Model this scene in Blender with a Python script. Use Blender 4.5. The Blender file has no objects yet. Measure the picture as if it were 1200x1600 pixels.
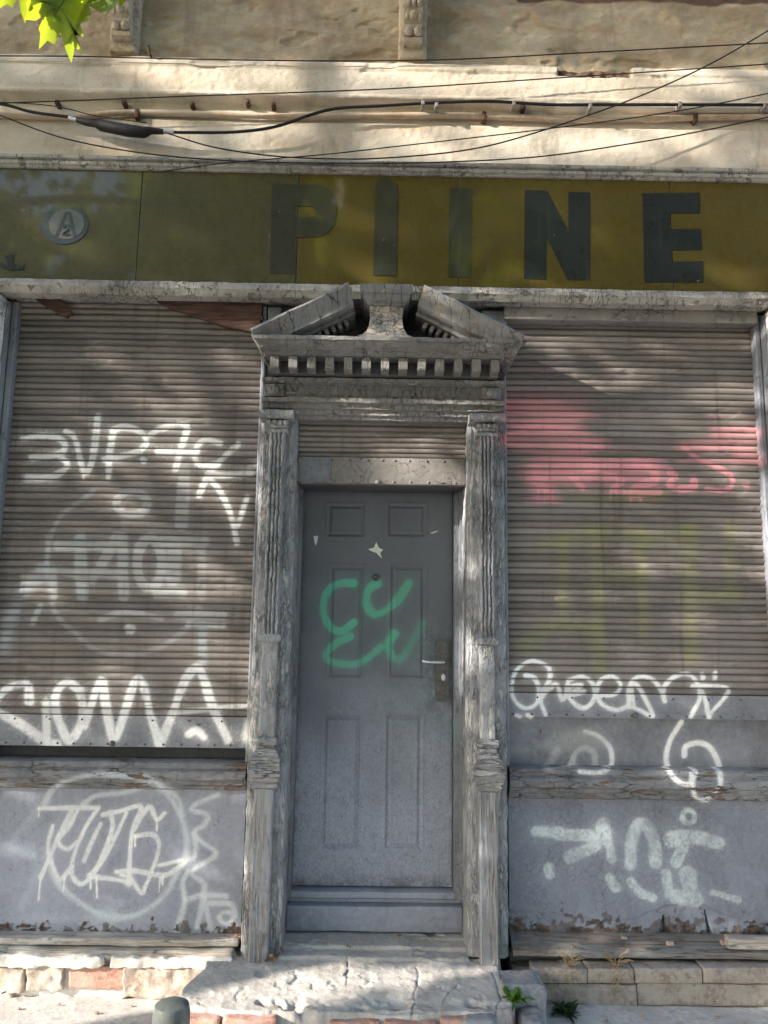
import bpy, bmesh, math, random
import numpy as np
from math import radians, sin, cos, pi, sqrt
from mathutils import Vector, Matrix, Euler
random.seed(7); rng = np.random.default_rng(11)
S = bpy.context.scene; COL = S.collection

# ------------------------------------------------------------------ camera geometry
F = 1209.; PITCH = radians(8.7); YAW = radians(0.5); ROLL = radians(0.85)
CAM = np.array([0., -3.9, 1.72])
def _rx(a): c, s = cos(a), sin(a); return np.array([[1,0,0],[0,c,-s],[0,s,c]])
def _rz(a): c, s = cos(a), sin(a); return np.array([[c,-s,0],[s,c,0],[0,0,1]])
RM = _rz(-YAW) @ _rx(pi/2+PITCH) @ _rz(ROLL)
def at(u, v, Y=0.):
    d = RM @ np.array([(u-600)/F, -(v-800)/F, -1]); t = (Y-CAM[1])/d[1]
    return CAM + d*t
def px(P):
    q = (np.asarray(P, float)-CAM) @ RM
    return 600+F*q[..., 0]/-q[..., 2], 800-F*q[..., 1]/-q[..., 2]
SUN = np.array([2.3, 1., -.95]); SUN /= np.linalg.norm(SUN)      # the way the light travels

# ------------------------------------------------------------------ noise
def _h(ix, iy, iz):
    n = (ix*374761393 + iy*668265263 + iz*2147483647) & 0xFFFFFFFF
    n = ((n ^ (n >> 13))*1274126177) & 0xFFFFFFFF
    n = ((n ^ (n >> 15))*2246822519) & 0xFFFFFFFF
    return ((n ^ (n >> 16)) & 0xFFFF)/65535.
def vnoise(x, y, z):
    x, y, z = np.broadcast_arrays(np.asarray(x, float), y, z)
    ix, iy, iz = (np.floor(a).astype(np.int64) for a in (x, y, z))
    fx, fy, fz = x-ix, y-iy, z-iz
    fx, fy, fz = (f*f*(3-2*f) for f in (fx, fy, fz))
    r = 0
    for a in (0, 1):
        for b in (0, 1):
            for c in (0, 1):
                r = r + _h(ix+a, iy+b, iz+c)*(fx if a else 1-fx)*(fy if b else 1-fy)*(fz if c else 1-fz)
    return r*2-1
def fbm(x, y, z, o=4):
    r, a = 0, .5
    for k in range(o):
        r = r + a*vnoise(x*2**k+17.3*k, y*2**k+5.1*k, z*2**k-9.7*k); a *= .5
    return r
def sstep(a, b, x):
    t = np.clip((x-a)/(b-a), 0, 1); return t*t*(3-2*t)

# ------------------------------------------------------------------ objects
def tag(o, label=None, cat=None, group=None, kind=None):
    if label: o['label'] = label
    if cat: o['category'] = cat
    if group: o['group'] = group
    if kind: o['kind'] = kind
    return o
def empty(name, loc, label, cat, group=None):
    o = bpy.data.objects.new(name, None); o.location = loc; o.empty_display_size = .1
    COL.objects.link(o); return tag(o, label, cat, group)
def link(name, me, mat, parent=None, smooth=True, loc=None):
    if mat: me.materials.append(mat)
    if smooth: me.polygons.foreach_set('use_smooth', [True]*len(me.polygons))
    o = bpy.data.objects.new(name, me); COL.objects.link(o)
    if parent:
        o.parent = parent
        if parent.type == 'EMPTY': o.location = -parent.location
    if loc is not None: o.location = loc
    return o
def mesh(vs, fs):
    me = bpy.data.meshes.new('m'); me.from_pydata([tuple(map(float, v)) for v in vs], [], [tuple(f) for f in fs])
    me.update(); return me
def sharp(me, deg=40):
    me.set_sharp_from_angle(angle=radians(deg))

class MB:
    def __init__(s): s.v = []; s.f = []; s.a = {}
    def add(s, v, f):
        n = len(s.v); s.v += [tuple(map(float, p)) for p in v]; s.f += [tuple(i+n for i in q) for q in f]
    def sweep(s, prof, axis, a0, a1, da, dp=None, closed=True, jit=0, js=25., fl=None):
        """sweep a 2D profile along x (profile y,z) or z (profile x,y)"""
        P = [np.array(p, float) for p in prof]; Q = []
        n = len(P)
        for i in range(n if closed else n-1):
            a, b = P[i], P[(i+1) % n]; k = 1 if not dp else max(1, int(round(np.linalg.norm(b-a)/dp)))
            Q += [a+(b-a)*t/k for t in range(k)]
        if not closed: Q.append(P[-1])
        Q = np.array(Q); m = len(Q)
        N = max(1, int(round((a1-a0)/da))); A = np.linspace(a0, a1, N+1)
        V = np.zeros((N+1, m, 3))
        if axis == 'x': V[:, :, 0] = A[:, None]; V[:, :, 1] = Q[None, :, 0]; V[:, :, 2] = Q[None, :, 1]
        else: V[:, :, 2] = A[:, None]; V[:, :, 0] = Q[None, :, 0]; V[:, :, 1] = Q[None, :, 1]
        V = V.reshape(-1, 3)
        if jit: V = jitter(V, jit, js)
        if fl: V = flake(V, *fl)
        M = m if closed else m-1
        f = [(i*m+j, i*m+(j+1) % m, (i+1)*m+(j+1) % m, (i+1)*m+j) for i in range(N) for j in range(M)]
        if closed: f += [tuple(range(m))[::-1], tuple(N*m+j for j in range(m))]
        s.add(V, f)
    def loft(s, rings, jit=0, js=30.):
        """rings: list of lists of 3D points (same count)"""
        m = len(rings[0]); V = np.array([p for r in rings for p in r], float)
        if jit: V = jitter(V, jit, js)
        f = [(i*m+j, i*m+(j+1) % m, (i+1)*m+(j+1) % m, (i+1)*m+j) for i in range(len(rings)-1) for j in range(m)]
        f += [tuple(range(m))[::-1], tuple((len(rings)-1)*m+j for j in range(m))]
        s.add(V, f)
    def rbox(s, x0, x1, y0, y1, z0, z1, bev=.004, cell=.03, jit=.0015, js=30., M=None):
        bm = bmesh.new(); bmesh.ops.create_cube(bm, size=1)
        for v in bm.verts:
            v.co = Vector((x0+(v.co.x+.5)*(x1-x0), y0+(v.co.y+.5)*(y1-y0), z0+(v.co.z+.5)*(z1-z0)))
        if bev: bmesh.ops.bevel(bm, geom=bm.edges[:], offset=min(bev, .45*min(x1-x0, y1-y0, z1-z0)), segments=2, affect='EDGES', profile=.5)
        if cell:
            for ax, (a, b) in enumerate(((x0, x1), (y0, y1), (z0, z1))):
                n = int((b-a)/cell)
                for k in range(1, n):
                    c = Vector((0, 0, 0)); c[ax] = a+(b-a)*k/n; nn = Vector((0, 0, 0)); nn[ax] = 1
                    bmesh.ops.bisect_plane(bm, geom=bm.verts[:]+bm.edges[:]+bm.faces[:], plane_co=c, plane_no=nn)
        bm.normal_update()
        V = np.array([v.co[:] for v in bm.verts])
        if jit: V = jitter(V, jit, js)
        if M is not None: V = np.array([(M @ Vector(p))[:] for p in V])
        for i, v in enumerate(bm.verts): v.index = i
        s.add(V, [[v.index for v in f.verts] for f in bm.faces]); bm.free()
    def ball(s, c, r, seg=12, ring=8):
        bm = bmesh.new(); bmesh.ops.create_uvsphere(bm, u_segments=seg, v_segments=ring, radius=1)
        r = (r, r, r) if not hasattr(r, '__len__') else r
        s.add([(c[0]+v.co.x*r[0], c[1]+v.co.y*r[1], c[2]+v.co.z*r[2]) for v in bm.verts], [[v.index for v in f.verts] for f in bm.faces]); bm.free()
    def prism(s, pts, y0, y1, cell=None, jit=0):
        """polygon in (x,z), from front y0 to back y1"""
        n = len(pts)
        area = sum(pts[i][0]*pts[(i+1) % n][1]-pts[(i+1) % n][0]*pts[i][1] for i in range(n))
        if area < 0: pts = pts[::-1]
        V = [(p[0], y0, p[1]) for p in pts]+[(p[0], y1, p[1]) for p in pts]
        f = [tuple(range(n)), tuple(range(2*n-1, n-1, -1))]+[(i, i+n, (i+1) % n+n, (i+1) % n) for i in range(n)]
        s.add(V, f)
    def tube(s, pts, r, seg=8):
        pts = [Vector(p) for p in pts]; R = r if hasattr(r, '__len__') else [r]*len(pts)
        V = []; up = Vector((0.13, .2, 1)).normalized()
        for i, p in enumerate(pts):
            t = (pts[min(i+1, len(pts)-1)]-pts[max(i-1, 0)]).normalized()
            a = t.cross(up); a = a.normalized() if a.length > 1e-3 else Vector((1, 0, 0)); b = t.cross(a)
            V += [p+a*cos(2*pi*k/seg)*R[i]+b*sin(2*pi*k/seg)*R[i] for k in range(seg)]
        n = len(pts)
        f = [(i*seg+k, i*seg+(k+1) % seg, (i+1)*seg+(k+1) % seg, (i+1)*seg+k) for i in range(n-1) for k in range(seg)]
        f += [tuple(range(seg))[::-1], tuple((n-1)*seg+k for k in range(seg))]
        s.add(V, f)
    def build(s, name, mat, parent=None, smooth=True, ang=40, spray=None, loc=None, label=None, outward=True):
        me = mesh(s.v, s.f)
        if outward:
            bm = bmesh.new(); bm.from_mesh(me); bmesh.ops.recalc_face_normals(bm, faces=bm.faces[:]); bm.to_mesh(me); bm.free()
        if spray is not None: set_spray(me, np.array(s.v), spray)
        o = link(name, me, mat, parent, smooth, loc)
        if smooth and ang: sharp(me, ang)
        if label: o['label'] = label
        return o
def jitter(V, amp, sc):
    V = np.array(V, float); x, y, z = V.T
    d = np.stack([fbm(x*sc+k*31.7, y*sc-k*12.1, z*sc+k*7.9, 3) for k in range(3)], 1)
    return V + d*amp
def flake(V, sc, amp):
    """lifted layers of old paint: stepped relief toward the street"""
    V = np.array(V, float); x, y, z = V.T
    n = fbm(x*sc[0], y*sc[1], z*sc[2], 5); m = fbm(x*sc[0]*2.1+9, y*sc[1]*2.1, z*sc[2]*2.1+4, 4)
    V[:, 1] -= amp*(sstep(-.02, .03, n)+.7*sstep(.10, .14, m)); V[:, 0] += amp*.4*m; return V
def cr(pts, n=5):
    """Catmull-Rom through the points"""
    P = [np.array(p, float) for p in pts]
    if len(P) < 3: return P
    Q = [2*P[0]-P[1]]+P+[2*P[-1]-P[-2]]; out = []
    for i in range(1, len(Q)-2):
        a, b, c, d = Q[i-1:i+3]
        for k in range(n):
            t = k/n; out.append(.5*((2*b)+(c-a)*t+(2*a-5*b+4*c-d)*t*t+(3*b-a-3*c+d)*t**3))
    out.append(P[-1]); return out

# ------------------------------------------------------------------ spray paint on the surfaces
WHITE = (.90, .90, .91); DULL = (.50, .51, .54); BLUEW = (.52, .60, .68); GREEN = (.07, .42, .27); TEAL = (.06, .27, .25)
PINK = (.78, .33, .37); PINK_SHADE = (.52, .22, .25); LIME = (.33, .35, .10); GREYW = (.47, .48, .49)
STK = []
def stroke(pts, w, col=WHITE, a=.95, soft=.35, o=(0, 0), s=1., a1=None):
    P = np.array(cr([(o[0]+p[0]*s, o[1]+p[1]*s) for p in pts]))
    STK.append(('s', P, w*s, col, a, soft, a if a1 is None else a1))
def blob(pts, soft, col, a, o=(0, 0), s=1.):
    STK.append(('p', np.array([(o[0]+p[0]*s, o[1]+p[1]*s) for p in pts], float), soft, col, a, 0, a))
def ell(c, rx, ry): return [(c[0]+rx*cos(t), c[1]+ry*sin(t)) for t in np.linspace(0, 2*pi, 17)]
def segdist(U, W, P, ret_t=False):
    D = np.full(U.shape, 1e9); T = np.zeros(U.shape); n = len(P)-1
    if n == 0: return np.hypot(U-P[0, 0], W-P[0, 1]), T
    for i in range(n):
        a, b = P[i], P[i+1]; ab = b-a; L = max(ab @ ab, 1e-9)
        t = np.clip(((U-a[0])*ab[0]+(W-a[1])*ab[1])/L, 0, 1)
        d = np.hypot(U-a[0]-t*ab[0], W-a[1]-t*ab[1]); m = d < D
        D[m] = d[m]; T[m] = (i+t[m])/n
    return D, T
def spray_at(U, W):
    A = np.zeros(U.shape); C = np.tile(np.array(WHITE), (len(U), 1)); first = np.ones(U.shape, bool)
    wob = fbm(U*.12, W*.12, 0*U, 3)*1.6
    for kind, P, w, col, a, soft, a1 in STK:
        pad = 1.6*w+8
        m = (U > P[:, 0].min()-pad) & (U < P[:, 0].max()+pad) & (W > P[:, 1].min()-pad) & (W < P[:, 1].max()+pad)
        if not m.any(): continue
        u, v = U[m], W[m]
        if kind == 's':
            d, t = segdist(u, v, P); d = d+wob[m]*.5; L_ = len(P); r = w/2*(1+.22*vnoise(t*L_*.16, P[0, 0]+0*t, 0*t)); e = soft*w+1.2
            c = np.clip((r+e/2-d)/e, 0, 1); c = c*c*(3-2*c)*(a+(a1-a)*t)*(1-.16*np.clip(vnoise(t*L_*.11+5, P[0, 1]+0*t, 0*t), 0, 1))
            halo = .16*a*np.exp(-np.maximum(d-r, 0)/(.32*w+1.5))*(d < r+w+5); sp_ = (vnoise(u*.9, v*.9, 0*u+3) > .62)*.4*np.exp(-np.maximum(d-r, 0)/(.3*w+2)); c = np.maximum(c, np.minimum(halo+sp_*a*(w > 9), .8))
        else:
            d, _ = segdist(u, v, np.vstack([P, P[:1]])); ins = np.zeros(u.shape, bool)
            for i in range(len(P)):
                x1, y1 = P[i]; x2, y2 = P[(i+1) % len(P)]
                if y1 == y2: continue
                ins ^= ((y1 > v) != (y2 > v)) & (u < (x2-x1)*(v-y1)/(y2-y1)+x1)
            sd = np.where(ins, d, -d)+wob[m]*2+(22*vnoise(np.floor(v/10.1)*.83, 0*v, u*.004) if col in (PINK, PINK_SHADE) else 0)
            c = np.clip(sd/w+.5, 0, 1); c = c*c*(3-2*c)*a*(1-.45*np.clip(vnoise(u*.012, np.floor(v/10.1)*.7, 0*u)+.1, 0, 1))
        Am, Cm = A[m], C[m]; An = Am+c*(1-Am); k = np.where(An > 1e-4, c/np.maximum(An, 1e-4), 0)
        near = (c > 0) | (first[m] & (np.abs(d) < w+4)); k = np.where(first[m] & near, 1, k)
        C[m] = Cm+(np.array(col)-Cm)*k[:, None]; A[m] = An
        fm = first[m]; fm[near] = False; first[m] = fm
    return A, C
def set_spray(me, V, plane, mod=None):
    Vp = V.copy(); Vp[:, 1] = plane
    U, W = px(Vp); A, C = spray_at(U, W)
    if mod is not None: A = A*mod
    at_ = me.color_attributes.new('spray', 'FLOAT_COLOR', 'POINT')
    at_.data.foreach_set('color', np.column_stack([C, A]).astype(np.float32).ravel())
def set_float(me, name, vals):
    a = me.attributes.new(name, 'FLOAT', 'POINT'); a.data.foreach_set('value', np.asarray(vals, np.float32))
def sheet(name, xs, zs, yf, mat, parent, spray=None, zw=None, mod=None, attrs=None, smooth=True, label=None, back=None):
    """vertical relief facing the street: y = yf(X, Z)"""
    X, Z = np.meshgrid(np.asarray(xs), np.asarray(zs)); Y = yf(X, Z)+0*X
    ZZ = Z if zw is None else Z+zw(X, Z)
    V = np.column_stack([X.ravel(), Y.ravel(), ZZ.ravel()]); nx, nz = len(xs), len(zs)
    I = np.arange(nx*nz).reshape(nz, nx)
    f = np.column_stack([I[:-1, :-1].ravel(), I[:-1, 1:].ravel(), I[1:, 1:].ravel(), I[1:, :-1].ravel()])
    V = list(map(tuple, V)); f = f.tolist()
    if back is not None:                       # close it into a solid slab
        b = len(V); rim = list(I[0, :])+list(I[1:, -1])+list(I[-1, -2::-1])+list(I[-2:0:-1, 0])
        V += [(V[i][0], back, V[i][2]) for i in rim]; n = len(rim)
        f += [(rim[k], b+k, b+(k+1) % n, rim[(k+1) % n]) for k in range(n)]+[tuple(b+k for k in range(n))]
    me = mesh(V, f); VA = np.array(V); ex = len(V)-nx*nz
    if spray is not None: set_spray(me, VA, spray, None if mod is None else np.concatenate([mod(X, Z).ravel(), np.zeros(ex)]))
    for k, fn in (attrs or {}).items(): set_float(me, k, np.concatenate([(fn(X, Z)+0*X).ravel(), np.zeros(ex)]))
    o = link(name, me, mat, parent, smooth)
    if back is not None: sharp(me, 60)
    if label: o['label'] = label
    return o

# ------------------------------------------------------------------ materials
class N:
    def __init__(s, name):
        s.m = bpy.data.materials.new(name); s.m.use_nodes = True; s.t = s.m.node_tree; s.t.nodes.clear()
        s.out = s.t.nodes.new('ShaderNodeOutputMaterial'); s.bsdf = s.t.nodes.new('ShaderNodeBsdfPrincipled')
        s.t.links.new(s.bsdf.outputs[0], s.out.inputs[0])
        s.co = s.t.nodes.new('ShaderNodeTexCoord').outputs['Object']
    def n(s, t, **kw):
        nd = s.t.nodes.new(t)
        for k, v in kw.items(): setattr(nd, k, v)
        return nd
    def set(s, sock, val):
        if hasattr(val, 'node'): s.t.links.new(val, sock)
        elif hasattr(val, '__len__') and len(val) == 3 and sock.type == 'RGBA': sock.default_value = (*val, 1)
        else: sock.default_value = val
    def map(s, scale, loc=(0, 0, 0), rot=(0, 0, 0), co=None):
        m = s.n('ShaderNodeMapping'); s.set(m.inputs[0], co or s.co)
        m.inputs['Scale'].default_value = scale; m.inputs['Location'].default_value = loc; m.inputs['Rotation'].default_value = rot
        return m.outputs[0]
    def noise(s, co, scale, detail=4, rough=.55, dist=0, col=False):
        t = s.n('ShaderNodeTexNoise'); s.set(t.inputs['Vector'], co); t.inputs['Scale'].default_value = scale
        t.inputs['Detail'].default_value = detail; t.inputs['Roughness'].default_value = rough; t.inputs['Distortion'].default_value = dist
        return t.outputs['Color' if col else 'Fac']
    def voro(s, co, scale=1, feat='DISTANCE_TO_EDGE', rand=1):
        t = s.n('ShaderNodeTexVoronoi', feature=feat); s.set(t.inputs['Vector'], co); t.inputs['Scale'].default_value = scale
        t.inputs['Randomness'].default_value = rand
        return t.outputs['Distance']
    def warp(s, co, scale, amt):
        c = s.noise(co, scale, 3, col=True); a = s.n('ShaderNodeVectorMath', operation='MULTIPLY_ADD')
        s.set(a.inputs[0], c); a.inputs[1].default_value = (amt,)*3; s.set(a.inputs[2], co); return a.outputs[0]
    def m_(s, op, a, b=0, c=0, clamp=False):
        t = s.n('ShaderNodeMath', operation=op, use_clamp=clamp); s.set(t.inputs[0], a); s.set(t.inputs[1], b); s.set(t.inputs[2], c); return t.outputs[0]
    def ramp(s, v, a, b, o0=0., o1=1.):
        t = s.n('ShaderNodeMapRange', interpolation_type='SMOOTHSTEP'); s.set(t.inputs[0], v)
        for i, q in enumerate((a, b, o0, o1)): t.inputs[i+1].default_value = q
        return t.outputs[0]
    def mix(s, f, a, b, mode='MIX'):
        t = s.n('ShaderNodeMix', data_type='RGBA', blend_type=mode); s.set(t.inputs[0], f); s.set(t.inputs[6], a); s.set(t.inputs[7], b); return t.outputs[2]
    def attr(s, name):
        t = s.n('ShaderNodeAttribute'); t.attribute_name = name; return t
    def bump(s, h, strength, dist, prev=None):
        b = s.n('ShaderNodeBump'); b.inputs['Strength'].default_value = strength; b.inputs['Distance'].default_value = dist
        s.set(b.inputs['Height'], h)
        if prev: s.set(b.inputs['Normal'], prev)
        return b.outputs[0]
    def fin(s, col, rough=.7, bump=None, spec=.3, **kw):
        s.set(s.bsdf.inputs['Base Color'], col); s.set(s.bsdf.inputs['Roughness'], rough)
        s.bsdf.inputs['Specular IOR Level'].default_value = spec
        if bump: s.set(s.bsdf.inputs['Normal'], bump)
        for k, v in kw.items(): s.set(s.bsdf.inputs[k], v)
        return s.m
def mul(c, k): return tuple(x*k for x in c)

def paint(name, base, under=(.30, .29, .28), dark=(.035, .032, .03), crack=(18, 18, 18), cw=.05, ca=.8, peel=.62, peelscale=(5, 5, 5),
          bump=.6, spray=False, flaky=.35, wood=None, grain=None, rough=.62, var=.35, alt=None, spec=.3, dirt=.35, cmin=.04):
    k = N(name); co = k.co
    big = k.noise(co, 1.7, 5, .6); fine = k.noise(co, 38, 5, .65)
    col = k.mix(k.ramp(big, .3, .7), mul(base, 1-var), mul(base, 1+var*.7))
    if alt: col = k.mix(k.ramp(k.noise(k.map((2.3, 2.3, 1.1), (4, 2, 9)), 1.6, 6, .65), .45, .65, 0, .7), col, alt)
    col = k.mix(k.ramp(fine, .35, .75, 0, .45), col, mul(base, 1.45))
    pm = k.noise(k.map(peelscale, (3.1, 0, 1.7)), 1., 7, .68, .4)
    peelm = k.ramp(pm, peel-.012, peel+.012)
    wc = k.warp(k.warp(k.map(crack), .9, .9), 3.1, .35)
    vd = k.voro(wc); cm = k.ramp(vd, .0, cw, 1, 0)
    cm = k.m_('MULTIPLY', cm, k.ramp(k.noise(co, 6, 5, .65), .44, .62, cmin, ca))
    if wood:
        g = k.noise(k.map(grain), 1., 6, .7, .3); uc = k.mix(k.ramp(g, .3, .7), mul(wood, .55), mul(wood, 1.25))
    else: uc = k.mix(fine, mul(under, .75), mul(under, 1.2))
    h = k.m_('MULTIPLY', fine, .25)
    d = k.ramp(k.noise(k.map((3, 3, 1.2), (1, 5, 3)), 2.2, 7, .7), .48, .75, 0, dirt)
    spk = k.ramp(k.noise(co, 75, 3, .6), .64, .70, 0, dirt*1.2)
    col = k.mix(spk, col, mul(base, .35)); uc = k.mix(d, uc, (.055, .048, .042)); col = k.mix(d, col, (.055, .05, .047))
    if spray:
        a = k.attr('spray'); f = a.outputs['Alpha']
        br = k.ramp(k.noise(co, 60, 5, .7), .3, .55, 1-flaky, 1.)
        fl = k.ramp(k.noise(k.map((9, 9, 9), (7, 1, 2)), 1., 8, .72), .40, .62, 1, 1-flaky)
        col = k.mix(k.m_('MULTIPLY', k.m_('MULTIPLY', f, br), fl), col, a.outputs['Color'])
    col = k.mix(peelm, col, uc)
    col = k.mix(cm, col, dark)
    h = k.m_('SUBTRACT', h, k.m_('MULTIPLY', cm, 1.)); h = k.m_('SUBTRACT', h, k.m_('MULTIPLY', peelm, .6))
    if wood: h = k.m_('ADD', h, k.m_('MULTIPLY', k.m_('MULTIPLY', g, peelm), .9))
    return k.fin(col, k.ramp(fine, .3, .8, rough-.08, rough+.15), k.bump(h, bump, .006), spec)

GREY = (.225, .232, .245)
M_pil = paint('flaking grey paint', (.255, .266, .29), under=(.46, .46, .46), crack=(120, 120, 26), cw=.13, ca=.6, peel=.54, peelscale=(60, 60, 9), bump=1., alt=(.34, .34, .345), spray=True, dirt=.28)
M_base = paint('layered base paint', (.23, .235, .25), under=(.38, .37, .36), crack=(9, 9, 60), cw=.07, ca=.8, peel=.54, peelscale=(9, 9, 40), bump=1., alt=(.30, .29, .28), spray=True, dirt=.45)
M_frame = paint('cracked grey paint', (.185, .20, .23), under=(.33, .33, .33), crack=(34, 34, 9), cw=.045, ca=.6, peel=.64, peelscale=(12, 12, 4), bump=.7, spray=True, flaky=.2)
M_woodpost = paint('bare weathered post wood', (.225, .235, .262), crack=(90, 90, 4), cw=.09, ca=.7, peel=.50, peelscale=(22, 22, 2.2), wood=(.27, .265, .27), grain=(150, 150, 6), bump=.8, dirt=.3)
M_ped = paint('alligatored grey paint', (.185, .187, .188), under=(.30, .26, .22), crack=(22, 4, 5), cw=.035, ca=1., cmin=.3, peel=.60, peelscale=(12, 12, 12), bump=1., dirt=.45)
M_pedx = paint('cracked moulding paint', (.19, .188, .185), under=(.34, .32, .30), crack=(30, 24, 8), cw=.04, ca=.9, cmin=.3, peel=.60, peelscale=(6, 14, 22), bump=.9, dirt=.4)
M_pedestal = paint('peeling pedestal paint', (.25, .24, .23), under=(.42, .37, .32), crack=(30, 30, 40), cw=.05, ca=.8, peel=.49, peelscale=(14, 14, 26), bump=1.1, dirt=.5)
M_fascia = paint('crackled fascia paint', (.37, .352, .325), under=(.22, .19, .16), crack=(60, 20, 10), cw=.05, ca=.9, cmin=.08, peel=.60, peelscale=(16, 10, 24), bump=.9, dirt=.5)
M_panel = paint('grey sheet panel', (.26, .28, .345), under=(.12, .075, .055), crack=(26, 26, 26), cw=.03, ca=.4, peel=.70, peelscale=(7, 7, 7), bump=.35, spray=True, flaky=.25, dirt=.3, var=.2)
M_bar = paint('grey bottom bar paint', (.195, .205, .235), under=(.12, .09, .07), crack=(26, 26, 26), cw=.03, ca=.4, peel=.68, peelscale=(9, 9, 9), bump=.4, spray=True, flaky=.2, dirt=.45, var=.25)
M_panelflaky = paint('flaking sheet panel', (.185, .205, .255), under=(.115, .072, .055), crack=(30, 30, 30), cw=.04, ca=.5, peel=.70, peelscale=(7, 7, 7), bump=.5, spray=True, flaky=.55, dirt=.35, var=.2)
M_rail = paint('weathered rail paint', (.185, .192, .208), under=(.31, .31, .32), crack=(10, 30, 40), cw=.06, ca=.8, peel=.56, peelscale=(5, 20, 26), bump=.9, spray=True, flaky=.35, wood=(.16, .12, .10), grain=(6, 90, 130), dirt=.5)
M_board = paint('riveted board paint', (.215, .20, .19), under=(.10, .085, .075), crack=(16, 16, 16), cw=.03, ca=.9, peel=.64, peelscale=(8, 8, 14), bump=.7, dirt=.45)
M_white = paint('peeling white paint', (.46, .46, .47), under=(.78, .78, .77), crack=(22, 22, 22), cw=.05, ca=.7, peel=.47, peelscale=(9, 9, 7), bump=1.)
M_dark = paint('dark painted boards', (.085, .088, .095), under=(.14, .13, .12), crack=(30, 30, 8), cw=.05, ca=.6, peel=.66, peelscale=(8, 8, 4), bump=.5)

def mat_shutter():
    k = N('brown grey shutter paint'); co = k.co
    big = k.noise(k.map((1, 1, 1.6)), 1.5, 6, .6)
    col = k.mix(k.ramp(big, .3, .7), (.138, .120, .112), (.240, .214, .200))
    fine = k.noise(k.map((1, 1, 5)), 26, 6, .7)
    col = k.mix(k.ramp(fine, .4, .75, 0, .5), col, (.30, .28, .27))
    a = k.attr('spray'); br = k.ramp(k.noise(co, 70, 4, .7), .28, .5, .86, 1)
    col = k.mix(k.m_('MULTIPLY', a.outputs['Alpha'], br), col, a.outputs['Color'])
    rw = k.attr('row'); hs = k.n('ShaderNodeHueSaturation'); k.set(hs.inputs['Value'], k.ramp(rw.outputs['Fac'], 0, 1, .72, 1.18)); k.set(hs.inputs['Color'], col); col = hs.outputs[0]
    streak = k.ramp(k.noise(k.map((14, 14, .8), (2, 0, 0)), 1., 6, .7), .52, .75, 0, .55)
    col = k.mix(streak, col, (.07, .056, .05))
    rust = k.ramp(k.noise(k.map((3, 3, 40), (8, 1, 5)), 1., 6, .75), .60, .72, 0, .85)
    col = k.mix(rust, col, (.075, .048, .036))
    g = k.attr('groove'); col = k.mix(k.m_('MULTIPLY', g.outputs['Fac'], .8), col, (.035, .03, .027))
    return k.fin(col, k.ramp(fine, .3, .8, .5, .72), k.bump(k.m_('SUBTRACT', k.m_('MULTIPLY', fine, .5), rust), .35, .003), .35)
M_shut = mat_shutter()

def mat_plaster():
    k = N('old ochre plaster'); co = k.co
    up = k.attr('rough'); rgh = up.outputs['Fac']
    big = k.noise(k.map((1, 1, 1.8)), 1.6, 7, .62); fine = k.noise(co, 45, 6, .7)
    smooth = k.mix(k.ramp(big, .32, .68), (.55, .475, .375), (.70, .63, .53))
    smooth = k.mix(k.ramp(k.noise(k.map((1.2, 1, 6), (3, 3, 3)), 1.4, 6, .65), .5, .72, 0, .55), smooth, (.58, .42, .29))
    rough = k.mix(k.ramp(k.noise(k.map((1, 1, 2.2), (9, 0, 4)), 2.4, 8, .66), .34, .66), (.35, .265, .17), (.53, .45, .32))
    rough = k.mix(k.ramp(k.noise(k.map((2, 1, 5), (1, 2, 8)), 2.1, 8, .7), .52, .66, 0, .8), rough, (.46, .31, .20))
    col = k.mix(rgh, smooth, rough)
    col = k.mix(k.ramp(k.noise(k.map((3.5, 1, .8), (5, 1, 2)), 1.7, 8, .7), .52, .72, 0, .55), col, (.20, .165, .12))
    sp = k.ramp(k.noise(co, 95, 3, .6), .62, .70, 0, .6); col = k.mix(sp, col, (.16, .12, .085))
    ex = k.attr('expo'); brick = k.mix(fine, (.10, .06, .042), (.20, .12, .085)); col = k.mix(ex.outputs['Fac'], col, brick)
    wh = k.attr('lit_strip'); col = k.mix(wh.outputs['Fac'], col, (.80, .75, .66))  # sunlit ledge strip below the niche, painted in as a paler colour
    h = k.m_('ADD', k.m_('MULTIPLY', fine, .6), k.noise(co, 13, 6, .6))
    return k.fin(col, .9, k.bump(h, .32, .012), .15)
M_plas = mat_plaster()
def simple(name, base, rough=.8, scale=20, var=.35, bump=.4, dist=.006, tint=None, spec=.25, metal=0, stretch=(1, 1, 1), dirt=None):
    k = N(name); co = k.map(stretch); f = k.noise(co, scale, 7, .65); b = k.noise(co, scale*.13, 5, .6)
    col = k.mix(k.ramp(f, .3, .72), mul(base, 1-var), mul(base, 1+var))
    if tint: col = k.mix(k.ramp(b, .42, .62, 0, .8), col, tint)
    if dirt: col = k.mix(k.ramp(k.noise(co, scale*.4, 6, .7), .52, .68, 0, .7), col, dirt)
    return k.fin(col, rough, k.bump(f, bump, dist), spec, Metallic=metal)
M_stone = simple('pinkish render blocks', (.42, .33, .27), .9, 55, .3, .6, tint=(.50, .45, .40), dirt=(.24, .18, .14))
M_stone2 = simple('grey brown coping stone', (.30, .255, .22), .9, 50, .3, .5, tint=(.36, .33, .30), dirt=(.17, .13, .11))
M_brick = simple('worn red brick', (.42, .24, .19), .9, 60, .3, .6, tint=(.46, .32, .27), dirt=(.2, .12, .1))
M_mortar = simple('white lime mortar', (.74, .71, .67), .92, 40, .2, .7, tint=(.62, .57, .52))
M_cobble = simple('grey kerb stone', (.27, .27, .28), .85, 45, .3, .6, tint=(.34, .33, .33), dirt=(.15, .12, .1))
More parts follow.
